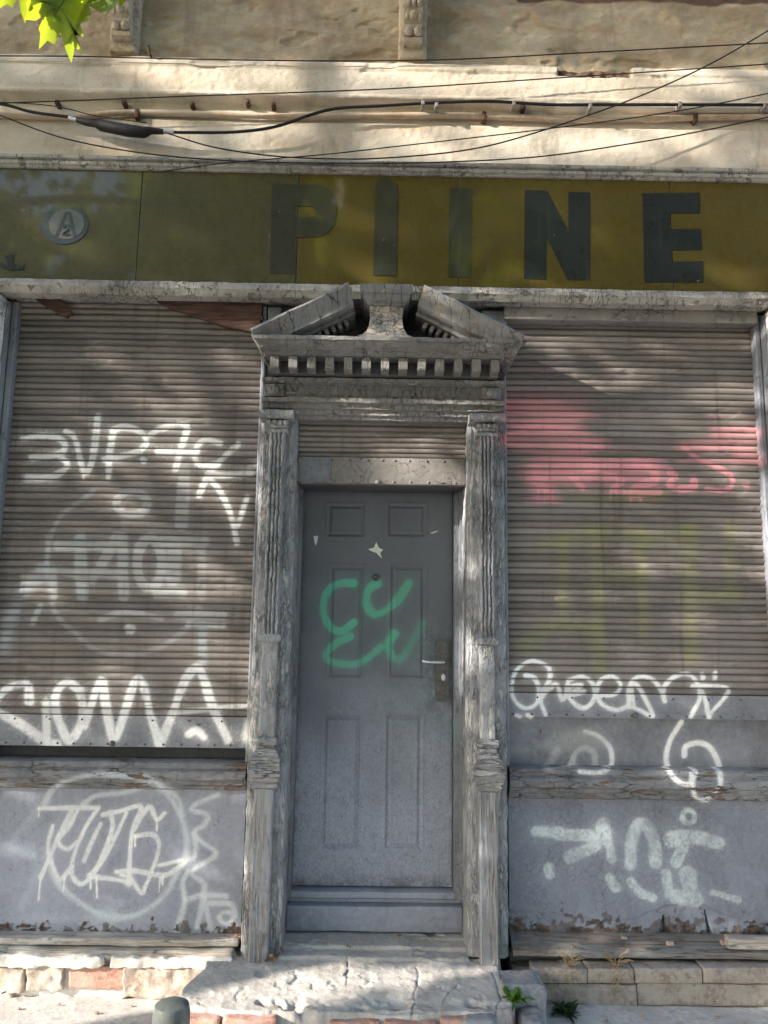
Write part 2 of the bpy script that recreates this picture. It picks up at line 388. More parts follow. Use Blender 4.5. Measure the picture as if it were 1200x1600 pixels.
M_beam = paint('pale worn sill board', (.40, .38, .36), under=(.46, .43, .39), crack=(4, 60, 60), cw=.05, ca=.7, peel=.52, peelscale=(3, 22, 22), wood=(.42, .37, .32), grain=(5, 120, 120), bump=.8, dirt=.35)
M_beamdk = paint('dark worn sill board', (.17, .165, .16), crack=(4, 60, 60), cw=.06, ca=.8, peel=.52, peelscale=(3, 22, 22), wood=(.19, .16, .14), grain=(5, 120, 120), bump=.8, dirt=.5)
M_plank = simple('reddish old plank', (.11, .065, .052), .8, 8, .45, .6, stretch=(1, 8, 8), dirt=(.04, .03, .03))
M_clip = simple('grey clip', (.24, .22, .20), .7, 60, .3, .3)
M_black = simple('black cable sheath', (.018, .018, .02), .55, 60, .3, .2)
M_alu = simple('dull aluminium', (.55, .55, .55), .4, 40, .2, .2, metal=.8, spec=.5)
M_chrome = simple('worn chrome', (.62, .62, .62), .28, 60, .15, .1, metal=1., spec=.5)
M_plate = simple('dark bronze plate', (.085, .085, .09), .4, 50, .35, .3, dirt=(.12, .075, .05), spec=.5)
M_hole = simple('rusty iron', (.085, .05, .035), .9, 70, .5, .6)
M_pipe = simple('paint covered pipe', (.50, .37, .26), .8, 30, .2, .4, tint=(.56, .46, .36))
M_concrete = simple('dusty pavement', (.54, .51, .48), .92, 42, .2, .6, tint=(.46, .43, .40), dirt=(.33, .30, .27))
M_asph = simple('asphalt', (.055, .055, .058), .9, 80, .35, .6)
M_bark = simple('grey brown bark', (.11, .085, .065), .9, 18, .5, .9, dist=.02, stretch=(1, 1, .25))
M_paper = simple('torn white paper', (.72, .72, .70), .8, 60, .1, .2)
M_pebble = simple('brick crumb', (.34, .24, .19), .9, 90, .3, .5, tint=(.4, .33, .28))
M_dry = simple('dry straw', (.33, .25, .15), .8, 60, .35, .2)
M_bollard = simple('grey green painted metal', (.085, .097, .092), .32, 50, .15, .1, spec=.5, dirt=(.19, .19, .18))
M_litter = simple('dry brown leaf', (.24, .13, .065), .75, 40, .4, .3)

def mat_step():
    k = N('broken step concrete'); co = k.co
    f = k.noise(co, 48, 7, .7); b = k.noise(co, 5.5, 6, .6)
    col = k.mix(k.ramp(b, .35, .65), (.34, .315, .29), (.52, .49, .455)); col = k.mix(k.ramp(f, .35, .7, 0, .6), col, (.56, .53, .50)); col = k.mix(k.ramp(k.noise(co, 140, 3, .6), .6, .68, 0, .6), col, (.22, .20, .18)); col = k.mix(k.ramp(k.noise(co, 12, 8, .75), .54, .64, 0, .55), col, (.26, .235, .21))
    ck = k.attr('crack'); col = k.mix(ck.outputs['Fac'], col, (.10, .085, .075))
    br = k.attr('brick'); bc = k.mix(f, (.30, .14, .11), (.46, .25, .20)); col = k.mix(br.outputs['Fac'], col, bc)
    pit = k.ramp(k.voro(k.warp(co, 9, .03), 55, 'F1'), .10, .2, 1, 0); pit = k.m_('MULTIPLY', pit, k.ramp(b, .5, .62))
    col = k.mix(k.m_('MULTIPLY', pit, .6), col, (.2, .18, .16))
    h = k.m_('SUBTRACT', f, k.m_('MULTIPLY', pit, 1.2))
    return k.fin(col, .92, k.bump(h, .6, .006), .2)
M_step = mat_step()
def mat_door():
    k = N('grey door paint'); co = k.co
    b = k.noise(k.map((1, 1, .6)), 2.2, 6, .6); f = k.noise(k.map((1, 1, .8)), 60, 6, .7)
    col = k.mix(k.ramp(b, .3, .7), (.082, .092, .110), (.112, .124, .148))
    a = k.attr('spray'); br = k.ramp(k.noise(co, 80, 4, .7), .25, .45, .8, 1)
    col = k.mix(k.m_('MULTIPLY', a.outputs['Alpha'], br), col, a.outputs['Color'])
    d = k.attr('dust_bounce'); dn = k.ramp(k.noise(k.map((1, 1, .8)), 34, 8, .75), .15, .60, .35, 1)
    col = k.mix(k.m_('MULTIPLY', k.m_('MULTIPLY', d.outputs['Fac'], dn), .85), col, (.32, .355, .445))  # paler, bluer toward the foot: dust plus painted-in ground and sky light
    gm = k.attr('grime'); gn = k.ramp(k.noise(co, 18, 7, .7), .35, .6); col = k.mix(k.m_('MULTIPLY', k.m_('MULTIPLY', gm.outputs['Fac'], gn), .7), col, (.05, .046, .042))
    w = k.ramp(k.noise(co, 130, 3, .6), .70, .76, 0, .7); col = k.mix(w, col, (.34, .35, .36))
    scr = k.ramp(k.voro(k.warp(k.map((7, 7, 2.2), (1, 1, 1), (0, .5, 0)), 1.2, .5)), 0, .006, 1, 0); scr = k.m_('MULTIPLY', scr, k.ramp(k.noise(co, 3.1, 4), .52, .62)); col = k.mix(k.m_('MULTIPLY', scr, .55), col, (.30, .31, .33))
    ch = k.ramp(k.noise(k.map((1, 1, .5)), 21, 8, .75), .66, .69, 0, 1); col = k.mix(k.m_('MULTIPLY', ch, .6), col, (.045, .047, .052))
    sc = k.voro(k.warp(k.map((60, 60, 34)), 2, .8)); dk = k.m_('MULTIPLY', k.ramp(sc, 0, .06, 1, 0), d.outputs['Fac'])
    col = k.mix(k.m_('MULTIPLY', dk, .55), col, (.06, .062, .07))
    return k.fin(col, k.ramp(f, .3, .7, .42, .6), k.bump(f, .12, .002), .45)
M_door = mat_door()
def mat_sign(name, base, fade, rough=.22):
    k = N(name); co = k.co
    b = k.noise(co, 1.3, 6, .6); f = k.noise(co, 24, 7, .7)
    col = k.mix(k.ramp(b, .3, .7), mul(base, .82), mul(base, 1.15))
    col = k.mix(k.ramp(k.noise(k.map((1, 1, 1.5), (3, 1, 6)), 2.2, 7, .65), .50, .72, 0, .35), col, fade)
    sp = k.ramp(k.noise(k.map((60, 60, 30)), 1., 4, .6), .70, .74, 0, .8); col = k.mix(sp, col, (.36, .31, .20))
    gr = k.ramp(k.noise(k.map((30, 30, 1.5), (1, 1, 1)), 1., 5, .7), .55, .8, 0, .2); col = k.mix(gr, col, (.25, .25, .23))
    return k.fin(col, k.ramp(f, .3, .75, rough, rough+.16), k.bump(k.noise(co, 3.2, 2), .05, .01), .3, **{'Coat Weight': .8, 'Coat Roughness': .045})
M_sign = mat_sign('olive sign panel', (.104, .080, .022), (.100, .088, .044))
M_lett = mat_sign('faded slate lettering', (.026, .030, .031), (.05, .055, .052), .25)
M_lett2 = mat_sign('slate lettering with sky haze', (.048, .048, .034), (.07, .068, .05), .25)  # lighter olive tone paints in the reflection over the left letters
M_sign2 = mat_sign('olive sign panel with sky haze', (.088, .080, .040), (.10, .10, .07))  # greyer and paler: reflected sky haze painted into the left panels
M_ring = mat_sign('sticker blue grey', (.06, .075, .09), (.12, .14, .15), .2)
M_disc = mat_sign('sticker pale face', (.14, .15, .15), (.19, .20, .19), .2)

def mat_leaf(name, a, b, tr):
    k = N(name); co = k.co; oi = k.n('ShaderNodeObjectInfo'); f = k.noise(co, 3.5, 3); f2 = k.noise(co, 40, 3)
    col = k.mix(k.ramp(f, .3, .7), a, b); col = k.mix(k.ramp(f2, .3, .7, 0, .3), col, mul(b, 1.3))
    k.fin(col, .45, None, .4)
    t = k.n('ShaderNodeBsdfTranslucent'); k.set(t.inputs[0], tr); mx = k.n('ShaderNodeMixShader'); mx.inputs[0].default_value = .42
    k.t.links.new(k.bsdf.outputs[0], mx.inputs[1]); k.t.links.new(t.outputs[0], mx.inputs[2]); k.t.links.new(mx.outputs[0], k.out.inputs[0])
    return k.m
M_leaf = mat_leaf('maple leaf', (.05, .09, .018), (.09, .15, .03), (.52, .62, .035))
M_weed = mat_leaf('weed leaf', (.06, .14, .03), (.12, .24, .05), (.22, .42, .05))
M_weeddk = mat_leaf('dark weed leaf', (.035, .06, .025), (.06, .09, .04), (.08, .14, .04))

# ------------------------------------------------------------------ the graffiti, as read off the walls
z1 = dict(o=(0, 600), s=.36667); z2 = dict(o=(0, 840), s=.36667); z3 = dict(o=(0, 1140), s=.35)
z6 = dict(o=(770, 980), s=.35833); z7 = dict(o=(770, 1240), s=.35833); z8 = dict(o=(770, 460), s=.35833); zd = dict(o=(380, 620), s=.36667); ze = dict(o=(380, 960), s=.36667)
# left shutter, faint older layer first
big = dict(col=DULL, a=.42, soft=.7)
stroke([(400,460),(260,570),(210,700),(205,820)], 22, **big, **z1); stroke([(205,0),(210,170),(240,320),(330,410),(420,480),(560,500),(680,470),(780,400),(850,300)], 24, **big, **z2)
stroke([(190,150),(110,220),(60,330),(20,480)], 60, col=BLUEW, a=.38, soft=.7, **z2)
stroke(ell((565, 510), 66, 48), 34, col=GREYW, a=.75, soft=.3, **z1)
stroke([(790,372),(782,480),(775,600)], 52, col=GREYW, a=.55, soft=.25, **z1)
fad = dict(col=GREYW, a=.8, soft=.3)
stroke([(250,690),(440,690)], 55, **fad, **z1); stroke([(345,10),(355,250)], 50, **fad, **z2)
stroke([(500,0),(440,110),(395,180)], 44, **fad, **z2); stroke([(525,0),(530,250)], 50, **fad, **z2); stroke([(390,150),(530,160)], 40, **fad, **z2)
stroke(ell((640, 110), 52, 105), 42, **fad, **z2)
stroke([(700,20),(870,15)], 55, **fad, **z2); stroke([(745,30),(740,170)], 75, **fad, **z2); stroke([(670,235),(780,235)], 40, **fad, **z2); stroke([(860,40),(862,250)], 36, col=GREYW, a=.4, soft=.4, **z2)
stroke([(175,130),(330,155)], 34, col=DULL, a=.6, soft=.4, **z2); stroke([(232,150),(232,250)], 30, **fad, **z2); stroke([(175,290),(145,365)], 24, col=DULL, a=.7, soft=.3, **z2); stroke([(330,150),(355,250)], 30, **fad, **z2)
stroke([(435,350),(500,325),(560,318),(690,345)], 28, col=DULL, a=.6, soft=.4, **z2)
stroke([(765,330),(950,330)], 40, col=DULL, a=.6, soft=.4, **z2); stroke([(800,372),(955,376)], 22, col=WHITE, a=.7, soft=.3, **z2); stroke([(865,380),(865,535)], 40, col=BLUEW, a=.45, soft=.5, **z2)
blob(ell((560, 388), 24, 20), 6, WHITE, .75, **z2)
t = dict(w=27, soft=.35)
for p in ([(100,235),(180,222),(250,232),(280,265),(255,300),(140,316)], [(255,308),(290,345),(250,385),(180,402),(120,400)],
          [(285,205),(320,230),(345,320),(362,378),(392,345),(408,250),(420,140)], [(485,200),(470,300),(465,400)],
          [(485,200),(530,185),(600,205),(625,250),(590,290),(520,310),(450,325)], [(612,326),(616,330)],
          [(640,220),(690,192),(795,180),(775,270),(750,365)], [(675,290),(840,292)], [(940,255),(880,240),(845,265),(835,320),(860,350),(930,345)],
          [(1015,262),(950,320),(895,380),(850,475)], [(1070,380),(980,390),(895,395),(940,460),(985,560),(1012,680)], [(1055,485),(1015,600)]):
    stroke(p, **t, col=(.90, .90, .90), a=.97, **z1)
stroke([(120,402),(240,398)], 40, col=(.6, .6, .6), a=.5, soft=.4, **z1); stroke([(360,380),(358,405)], 8, **z1)
for p in ([(130,695),(118,625),(40,640),(-10,690)], [(-10,740),(100,800),(200,868),(250,880)], [(200,700),(205,850)],
          [(345,650),(290,615),(245,660),(240,720),(262,800),(302,862),(350,790),(355,710),(335,640)],
          [(368,800),(400,690),(435,610),(452,700),(470,800),(490,862),(530,760),(560,660),(592,600),(620,650),(640,740),(680,875)],
          [(690,870),(740,740),(790,610),(840,555),(870,600),(900,700),(940,790),(972,860)]):
    stroke(p, 37, col=(.92, .92, .94), a=.99, soft=.35, **z2)
stroke([(730,745),(850,735),(1060,713)], 24, col=WHITE, a=.8, soft=.4, **z2); stroke([(805,838),(840,822),(872,850)], 34, soft=.4, **z2)
stroke([(1092,690),(1080,780),(1072,870)], 26, col=WHITE, a=.9, soft=.4, **z2); stroke([(1060,800),(1050,850)], 40, col=WHITE, a=.8, soft=.6, **z2); stroke([(1078,850),(1080,900)], 26, **z2)
stroke([(315,905),(318,915)], 30, col=DULL, a=.5, soft=.8, **z2)
# lower left panel
sf = dict(col=(.62, .67, .73), a=.72, soft=.75)
stroke([(200,330),(240,260),(330,220),(420,200),(540,200),(650,225),(740,280),(800,370),(830,460),(832,560),(790,640),(740,730),(660,800),(560,838),(450,825),(360,775),(280,710),(235,640),(220,560)], 27, **sf, **z3)
stroke([(700,240),(790,300),(815,380)], 22, **sf, **z3); stroke([(370,335),(430,295),(560,280),(640,250),(680,225),(650,205),(615,220)], 22, **sf, **z3)
stroke([(170,360),(80,470),(45,525),(120,550),(165,590),(150,680),(95,790)], 34, col=BLUEW, a=.28, soft=.9, **z3)
blob(ell((490, 825), 42, 30), 20, BLUEW, .6, **z3); stroke([(60,850),(250,840),(520,850)], 40, col=BLUEW, a=.25, soft=.9, **z3)
for p in ([(975,290),(880,330),(860,360),(925,380),(915,420),(865,460),(900,500),(965,550),(920,590),(870,620),(860,650),(910,690),(905,770),(880,880)],
          [(870,470),(872,560),(835,580)], [(840,630),(815,690),(825,770),(790,890)], [(830,760),(900,740),(1010,742)], [(910,740),(940,890)],
          [(940,775),(1030,780),(1050,830)], ell((1010, 840), 30, 26), [(1040,860),(1055,890)]):
    stroke(p, 24, col=(.64, .68, .73), a=.72, soft=.6, **z3)
tg = dict(w=21, col=(.74, .75, .77), a=.95, soft=.2)
for p in ([(175,352),(300,350),(440,348)], [(320,365),(270,460),(225,560),(182,660)], [(345,360),(310,430),(258,495),(300,535),(345,500)],
          [(235,430),(215,520),(240,620),(270,668),(322,610)], [(432,360),(380,440),(330,560),(320,640),(360,690),(420,640),(485,540),(565,370)],
          [(450,420),(410,500),(375,585)], [(495,370),(500,450),(440,600),(400,650)], [(460,380),(550,360),(630,345),(592,450),(580,560),(575,690)],
          [(600,475),(680,468),(710,510),(690,600),(650,700),(632,730),(590,672)], [(600,445),(665,345),(700,402),(735,372)], [(400,655),(520,670),(580,685)],
          [(520,635),(600,630),(730,650),(790,620),(820,585),(710,605)], [(540,650),(580,655)]):
    stroke(p, **tg, **z3)
for p in ([(430,660),(433,750)], [(181,660),(172,760)], [(715,660),(711,722)], [(700,400),(700,450)], [(288,660),(282,720)], [(405,660),(404,710)], [(605,470),(603,520)], [(172,355),(172,388)], [(728,655),(726,690)]):
    stroke(p, 8, a=.9, soft=.2, col=WHITE, **z3)
# door
gr = dict(w=35, col=GREEN, a=.95, soft=.22)
stroke([(470,793),(410,796),(365,822),(345,870),(345,930),(375,985),(420,998),(472,962)], **gr, **zd)
stroke([(570,795),(535,822),(525,880),(560,926),(620,902),(670,850),(705,795)], w=35, col=GREEN, a=.95, soft=.4, a1=.75, **zd)
stroke([(455,95),(400,120),(355,165),(365,195),(430,212),(490,208),(540,180),(585,140)], w=32, col=GREEN, a=.95, soft=.3, a1=.7, **ze)
stroke([(645,82),(620,130),(640,185),(680,182),(720,120),(765,40)], w=36, col=GREEN, a=.95, soft=.5, a1=.3, **ze)
stroke([(790,170),(780,330),(800,450),(880,500)], 90, col=TEAL, a=.22, soft=.9, **ze)
# right shutter
blob([(30,510),(250,490),(380,530),(430,600),(470,640),(470,725),(600,725),(690,740),(725,790),(560,800),(240,805),(250,875),(195,885),(175,790),(120,715),(40,600)], 34, PINK, .88, **z8)
blob([(30,390),(200,400),(330,450),(380,500),(30,540)], 110, PINK_SHADE, .5, **z8)  # same pink paint thinning out, its colour darkened for the shade there
pk = dict(col=PINK, a=.9, soft=.3)
for p, w in (([(340,795),(390,845)], 24), ([(500,785),(560,815),(520,850),(570,865)], 24), ([(620,750),(690,765),(700,815),(640,835),(600,872),(720,862)], 38),
             ([(770,775),(790,800),(765,830),(800,850),(870,842),(872,815)], 30), ([(830,670),(880,710),(960,750),(1030,790),(1040,830),(1000,858),(930,850)], 22), ([(1095,835),(1110,835)], 18)):
    stroke(p, w, **pk, **z8)
blob([(950,570),(1140,580),(1145,725),(1060,722),(1030,690),(830,690),(820,660),(960,640)], 30, PINK, .6, **z8)
for x in (195, 225, 240, 255, 510, 598, 640): stroke([(x, 860), (x, 890+(x*7) % 30)], 9, col=PINK, a=.8, **z8)
lm = dict(col=LIME, a=.30, soft=.9)
for p, w in (([(850,850),(935,832),(1000,838)], 26), ([(880,840),(878,960)], 16), ([(932,830),(936,1045)], 20), ([(1000,835),(1004,990)], 18), ([(1010,845),(1080,828)], 24), ([(1075,830),(1078,1030)], 20),
             ([(1140,820),(1138,920)], 16), ([(820,1010),(860,980),(930,985)], 24), ([(905,780),(1040,775)], 18), ([(1100,935),(1150,930)], 20), ([(955,900),(990,900)], 22)):
    stroke(p, w, **lm)
for p in ([(245,240),(250,195),(220,160),(160,148),(100,190),(80,260),(95,320),(140,352),(190,330),(200,270),(180,222),(140,210)], [(247,180),(240,240),(205,300),(225,378)], [(205,310),(250,262),(280,252),(300,315),(332,270)],
          [(330,230),(390,215),(435,250),(440,310),(400,350),(350,330),(318,280),(330,230)], [(330,258),(385,252),(340,292),(395,280)], [(462,300),(530,292),(555,250),(520,215),(470,230),(450,290),(480,340),(540,360),(590,340)],
          [(590,345),(590,270),(620,220),(680,220),(722,260),(747,322)], [(612,340),(600,262),(625,250),(660,310),(692,385),(640,362),(600,345)], [(742,320),(745,260),(790,215),(850,205),(885,240),(920,310),(937,388)],
          [(935,385),(1010,302),(1020,265),(960,255),(868,256)], [(895,250),(898,310),(858,388)], [(910,205),(912,222)], [(966,200),(962,222)], [(100,383),(118,390)], [(148,382),(165,390)]):
    stroke(p, 19, a=.97, soft=.25, **z6)
for p in ([(822,412),(775,490),(755,570),(772,630),(800,668),(850,682),(882,640),(882,622)], [(835,560),(842,520),(890,505),(940,520),(975,570),(990,630),(985,690),(940,750),(890,742),(868,690),(865,640)]):
    stroke(p, 22, a=.95, soft=.3, **z6)
stroke([(345,600),(360,550),(400,527),(440,548),(445,600)], 26, col=GREYW, a=.85, **z6); stroke([(400,455),(460,475),(505,520),(520,570),(510,610),(460,635),(380,630)], 20, a=.85, **z6)
blob([(200,520),(270,465),(400,445),(495,488),(500,522),(400,530),(250,542)], 24, (.33, .34, .33), .75, **z6); blob(ell((120, 535), 38, 16), 14, (.3, .31, .3), .6, **z6); stroke([(280,540),(240,605)], 36, col=GREYW, a=.5, soft=.6, **z6)
for p, w in (([(190,165),(290,170)], 62), ([(290,178),(420,182)], 52), ([(480,130),(455,220),(340,275)], 54), ([(490,140),(520,285)], 42), ([(600,310),(608,190),(650,125),(700,200),(710,300)], 56),
             ([(600,380),(640,430),(700,455)], 40), ([(780,200),(880,190),(985,215)], 68), ([(830,230),(800,300)], 50), (ell((853, 100), 27, 27), 26), ([(755,350),(770,440)], 40), ([(850,350),(860,420)], 66),
             ([(800,450),(890,465)], 56), ([(960,430),(1070,465)], 34), ([(245,325),(250,350)], 50), ([(510,370),(535,410)], 40)):
    stroke(p, w, col=(.60, .67, .70), a=.85, soft=.25, **z7)

# ================================================================== THE BUILDING
B = empty('derelict_shop_building', (0, 0, .06), 'derelict grey shopfront with rolled down shutters, peeling door surround and olive sign board', 'building')
def X_(u, v, y): return float(at(u, v, y)[0])
def Z_(u, v, y): return float(at(u, v, y)[2])

# --- plaster wall above the sign (real relief)
anch = [(92, 165), (196, 165), (302, 168), (388, 164), (428, 168), (816, 172), (1076, 171)]
npt = [at(868, 108, .0), at(982, 130, .0)]
def wall_y(X, Z):
    edge = 4.835+.014*fbm(X*3, 0*X, 0*X+3, 4)
    up = sstep(edge-.012, edge+.012, Z)
    low_e = 4.600+.006*fbm(X*5, 0*X, 0*X+9, 4)-.02*sstep(.35, .9, X)*sstep(.2, .6, vnoise(X*9, 0*X, 0*X)*.5+.6)
    band = sstep(low_e-.008, low_e+.008, Z)*(1-up)
    lower = 1-sstep(4.485, 4.492, Z)
    y = .02*up - .05*band*(1-.25*((Z-4.72)/.12)**2) + .012*(1-up)*(1-band)*(1-lower)
    y -= .006*band*(sstep(4.775, 4.78, Z)+sstep(4.63, 4.626, Z))
    y += up*(.016*fbm(X*2.6, 0*X, Z*3.8, 5)+.006*fbm(X*16, 0*X+4, Z*22, 4)) + .0025*fbm(X*6, 0*X, Z*8, 4) + .0025*fbm(X*40, 0*X, Z*40, 3)
    chip = sstep(.22, .34, fbm(X*4+8, 0*X, Z*9+2, 5)); y += .012*chip*up + .007*chip*band*(Z > 4.76)
    n = niche(X, Z); y = y + n*(.034+.02*fbm(X*30, 0*X, Z*40, 3))
    for i, xg in enumerate((-.62, .30, 1.32)): y += .002*np.exp(-((X-xg-.02*fbm(Z*4, 0*X, 0*X+i, 2))/.005)**2)*up
    return y
def niche(X, Z):
    e = .012*fbm(X*14, 0*X, Z*14, 3)
    return sstep(npt[0][0]-.004, npt[0][0]+.004, X+e)*sstep(npt[1][0]+.006, npt[1][0]-.006, X+e)*sstep(npt[1][2]-.005, npt[1][2]+.004, Z+e*.7)*sstep(npt[0][2]+.005, npt[0][2]-.005, Z+e)
def expo(X, Z):
    n = niche(X, Z)
    top = sstep(5.275, 5.29, Z+.035*fbm(X*5, 0*X, 0*X, 4))*(X > .75)
    return np.clip(n+top, 0, 1)
def lit_strip(X, Z):
    e = .02*fbm(X*9, 0*X, Z*20, 4)
    return sstep(.93, .97, X+e)*sstep(1.75, 1.5, X+e)*sstep(4.535, 4.545, Z+e*.4)*sstep(4.615, 4.600, Z+e*.4)*.8
sheet('plaster_wall', np.arange(-4.6, 4.601, .009), np.arange(4.15, 5.62, .0065), wall_y, M_plas, B, back=.3,
      attrs={'rough': lambda X, Z: sstep(4.82, 4.845, Z), 'expo': expo, 'lit_strip': lit_strip})
# rusty anchor stubs and holes in the band
for i, (u, v) in enumerate(anch):
    p = at(u, v, 0.); a = MB(); a.rbox(p[0]-.011, p[0]+.011, -.03, .03, p[2]-.014, p[2]+.014, .004, None, .004, 60)
    a.ball((p[0], -.028, p[2]-.004), (.013, .01, .012), 8, 6); a.build('iron_stub', M_hole, B)
# --- consoles under the missing balcony
def console(xc):
    z0 = 4.868
    b = MB(); b.rbox(xc-.078, xc+.078, -.035, .04, z0, 5.62, .018, .03, .005, 18); o = b.build('console', M_plas_c, B)
    f = MB(); w = .05
    prof = [(-.03, z0+.06), (-.075, z0+.065), (-.082, z0+.085), (-.07, z0+.10), (-.085, z0+.12), (-.095, z0+.14), (-.085, z0+.165), (-.10, z0+.18), (-.12, z0+.24), (-.14, z0+.32), (-.2, z0+.5), (-.24, z0+.74), (-.0, z0+.74)]
    f.sweep(prof, 'x', xc-w, xc+w, .012, .015, jit=.006, js=30); f.build('scroll', M_plas_c, o)
    d = MB(); d.ball((xc, -.105, z0+.205), (.022, .018, .028)); d.ball((xc-.035, -.10, z0+.205), (.011, .012, .03)); d.ball((xc+.035, -.10, z0+.205), (.011, .012, .03))
    for q in (-1, 0, 1): d.rbox(xc+q*.03-.012, xc+q*.03+.012, -.145, -.10, z0+.24, z0+.36, .01, None, .002)
    d.ball((xc-.025, -.085, z0+.12), (.024, .02, .028)); d.ball((xc+.025, -.085, z0+.12), (.024, .02, .028)); d.build('carving', M_plas_c, o)
M_plas_c = simple('console plaster', (.44, .36, .26), .9, 40, .25, .5, tint=(.50, .43, .33), dirt=(.22, .17, .12))
console(-1.455); console(.155)

# --- sign board with mouldings
YS = -.10
sg = MB(); sg.rbox(-4.6, 4.6, -.092, .2, 3.45, 4.13, .002, None, 0); SIGN = sg.build('signboard', M_dark, B, smooth=False)
seams = [-4.6, X_(218, 350, YS), X_(465, 360, YS), X_(716, 360, YS), X_(1049, 370, YS), 4.6]
for i in range(5):
    p = MB(); p.rbox(seams[i]+.0022, seams[i+1]-.0022, YS-.001*(i % 2), -.0935, 3.474, 4.121, .0015, None, 0); p.build('sign_panel', M_sign2 if i < 2 else M_sign, SIGN, smooth=False)
def letter(polys, mt=None):
    m = MB()
    for q in polys: m.prism([(float(at(u, v, YS-.003)[0]), float(at(u, v, YS-.003)[2])) for u, v in q], YS-.0035, YS-.0016)
    return m.build('letter', mt or M_lett, SIGN, smooth=False)
o1 = [(461, 288), (500, 289), (515, 296), (524, 308), (526, 328), (522, 352), (512, 364), (498, 370), (461, 371)]
i1 = [(461, 322), (484, 322), (490, 324), (493, 327), (494, 331), (492, 336), (489, 339), (484, 340), (461, 340)]
letter([[(425, 287), (461, 288), (460, 428), (422, 427)]]+[[o1[k], o1[k+1], i1[k+1], i1[k]] for k in range(8)], M_lett2)
letter([[(587, 287), (595, 279), (607, 278), (615, 287), (622, 288), (619, 431), (583, 430)]], M_lett2)
letter([[(703, 294), (738, 295), (735, 434), (701, 432)]], M_lett2)
letter([[(820, 297), (855, 298), (888, 361), (888, 300), (922, 301), (922, 438), (887, 437), (854, 371), (853, 437), (819, 435)]])
letter([[(1004, 302), (1093, 301), (1094, 333), (1047, 333), (1047, 358), (1095, 358), (1096, 390), (1049, 391), (1050, 409), (1098, 408), (1099, 441), (1007, 441)]])
# fragment of an older letter low at the left end, and the round sticker
fr = MB(); fr.prism([(float(at(u, v, YS-.003)[0]), float(at(u, v, YS-.003)[2])) for u, v in [(-6, 412), (3, 410), (12, 415), (10, 404), (5, 400), (22, 397), (21, 410), (27, 417), (36, 416), (38, 411), (37, 421), (26, 422), (18, 423), (0, 418)]], YS-.0035, YS-.0016); fr.build('letter_fragment', M_lett, SIGN, smooth=False)
sx, sz = (float(q) for q in (X_(101, 352, YS), Z_(101, 352, YS)))
stv = MB(); c = [(sx+.124*cos(t), sz+.108*sin(t)) for t in np.linspace(0, 2*pi, 41)[:-1]]; stv.prism(c, YS-.004, YS-.0016)
ST = stv.build('round_sticker', M_ring, SIGN, smooth=False)
dv = MB(); dv.prism([(sx+.012+.092*cos(t), sz+.004+.084*sin(t)) for t in np.linspace(0, 2*pi, 41)[:-1]], YS-.0055, YS-.0042); dv.build('sticker_face', M_disc, ST, smooth=False)
am = MB(); y0, y1 = YS-.007, YS-.0056
for q in ([(-.054, -.066), (-.036, -.066), (.006, .068), (-.006, .078)], [(.006, .068), (.020, .074), (.060, -.06), (.044, -.066)], [(-.03, -.012), (-.026, .002), (.038, .002), (.042, -.012)]):
    am.prism([(sx+.008+a, sz+b) for a, b in q], y0-.0004*len(am.v)/8, y1)
two = cr([(-.016, -.012), (-.004, -.002), (.012, -.008), (.010, -.022), (-.016, -.05), (.02, -.048)], 4)
am.tube([(sx+.012+a, y0-.001, sz-.006+b) for a, b in two], .0045, 6); am.build('sticker_lettering', M_ring, ST, smooth=False)
# mouldings above and below the board
up = MB(); up.sweep([(.02, 4.112), (-.115, 4.112), (-.118, 4.122), (-.130, 4.126), (-.132, 4.140), (-.122, 4.143), (-.122, 4.152), (-.138, 4.157), (-.138, 4.172), (.02, 4.185)], 'x', -4.6, 4.6, .02, .01, jit=.003, js=22)
up.build('fascia_moulding', M_fascia, B)
lo = MB(); lo.sweep([(.05, 3.490), (-.106, 3.490), (-.116, 3.484), (-.118, 3.470), (-.128, 3.464), (-.131, 3.444), (-.123, 3.436), (-.114, 3.424), (-.106, 3.414), (-.05, 3.410), (-.046, 3.425), (.05, 3.425)], 'x', -4.6, 4.6, .012, .007, jit=.004, js=22, fl=((14, 30, 40), .003))
lo.build('fascia_moulding', M_fascia, B)

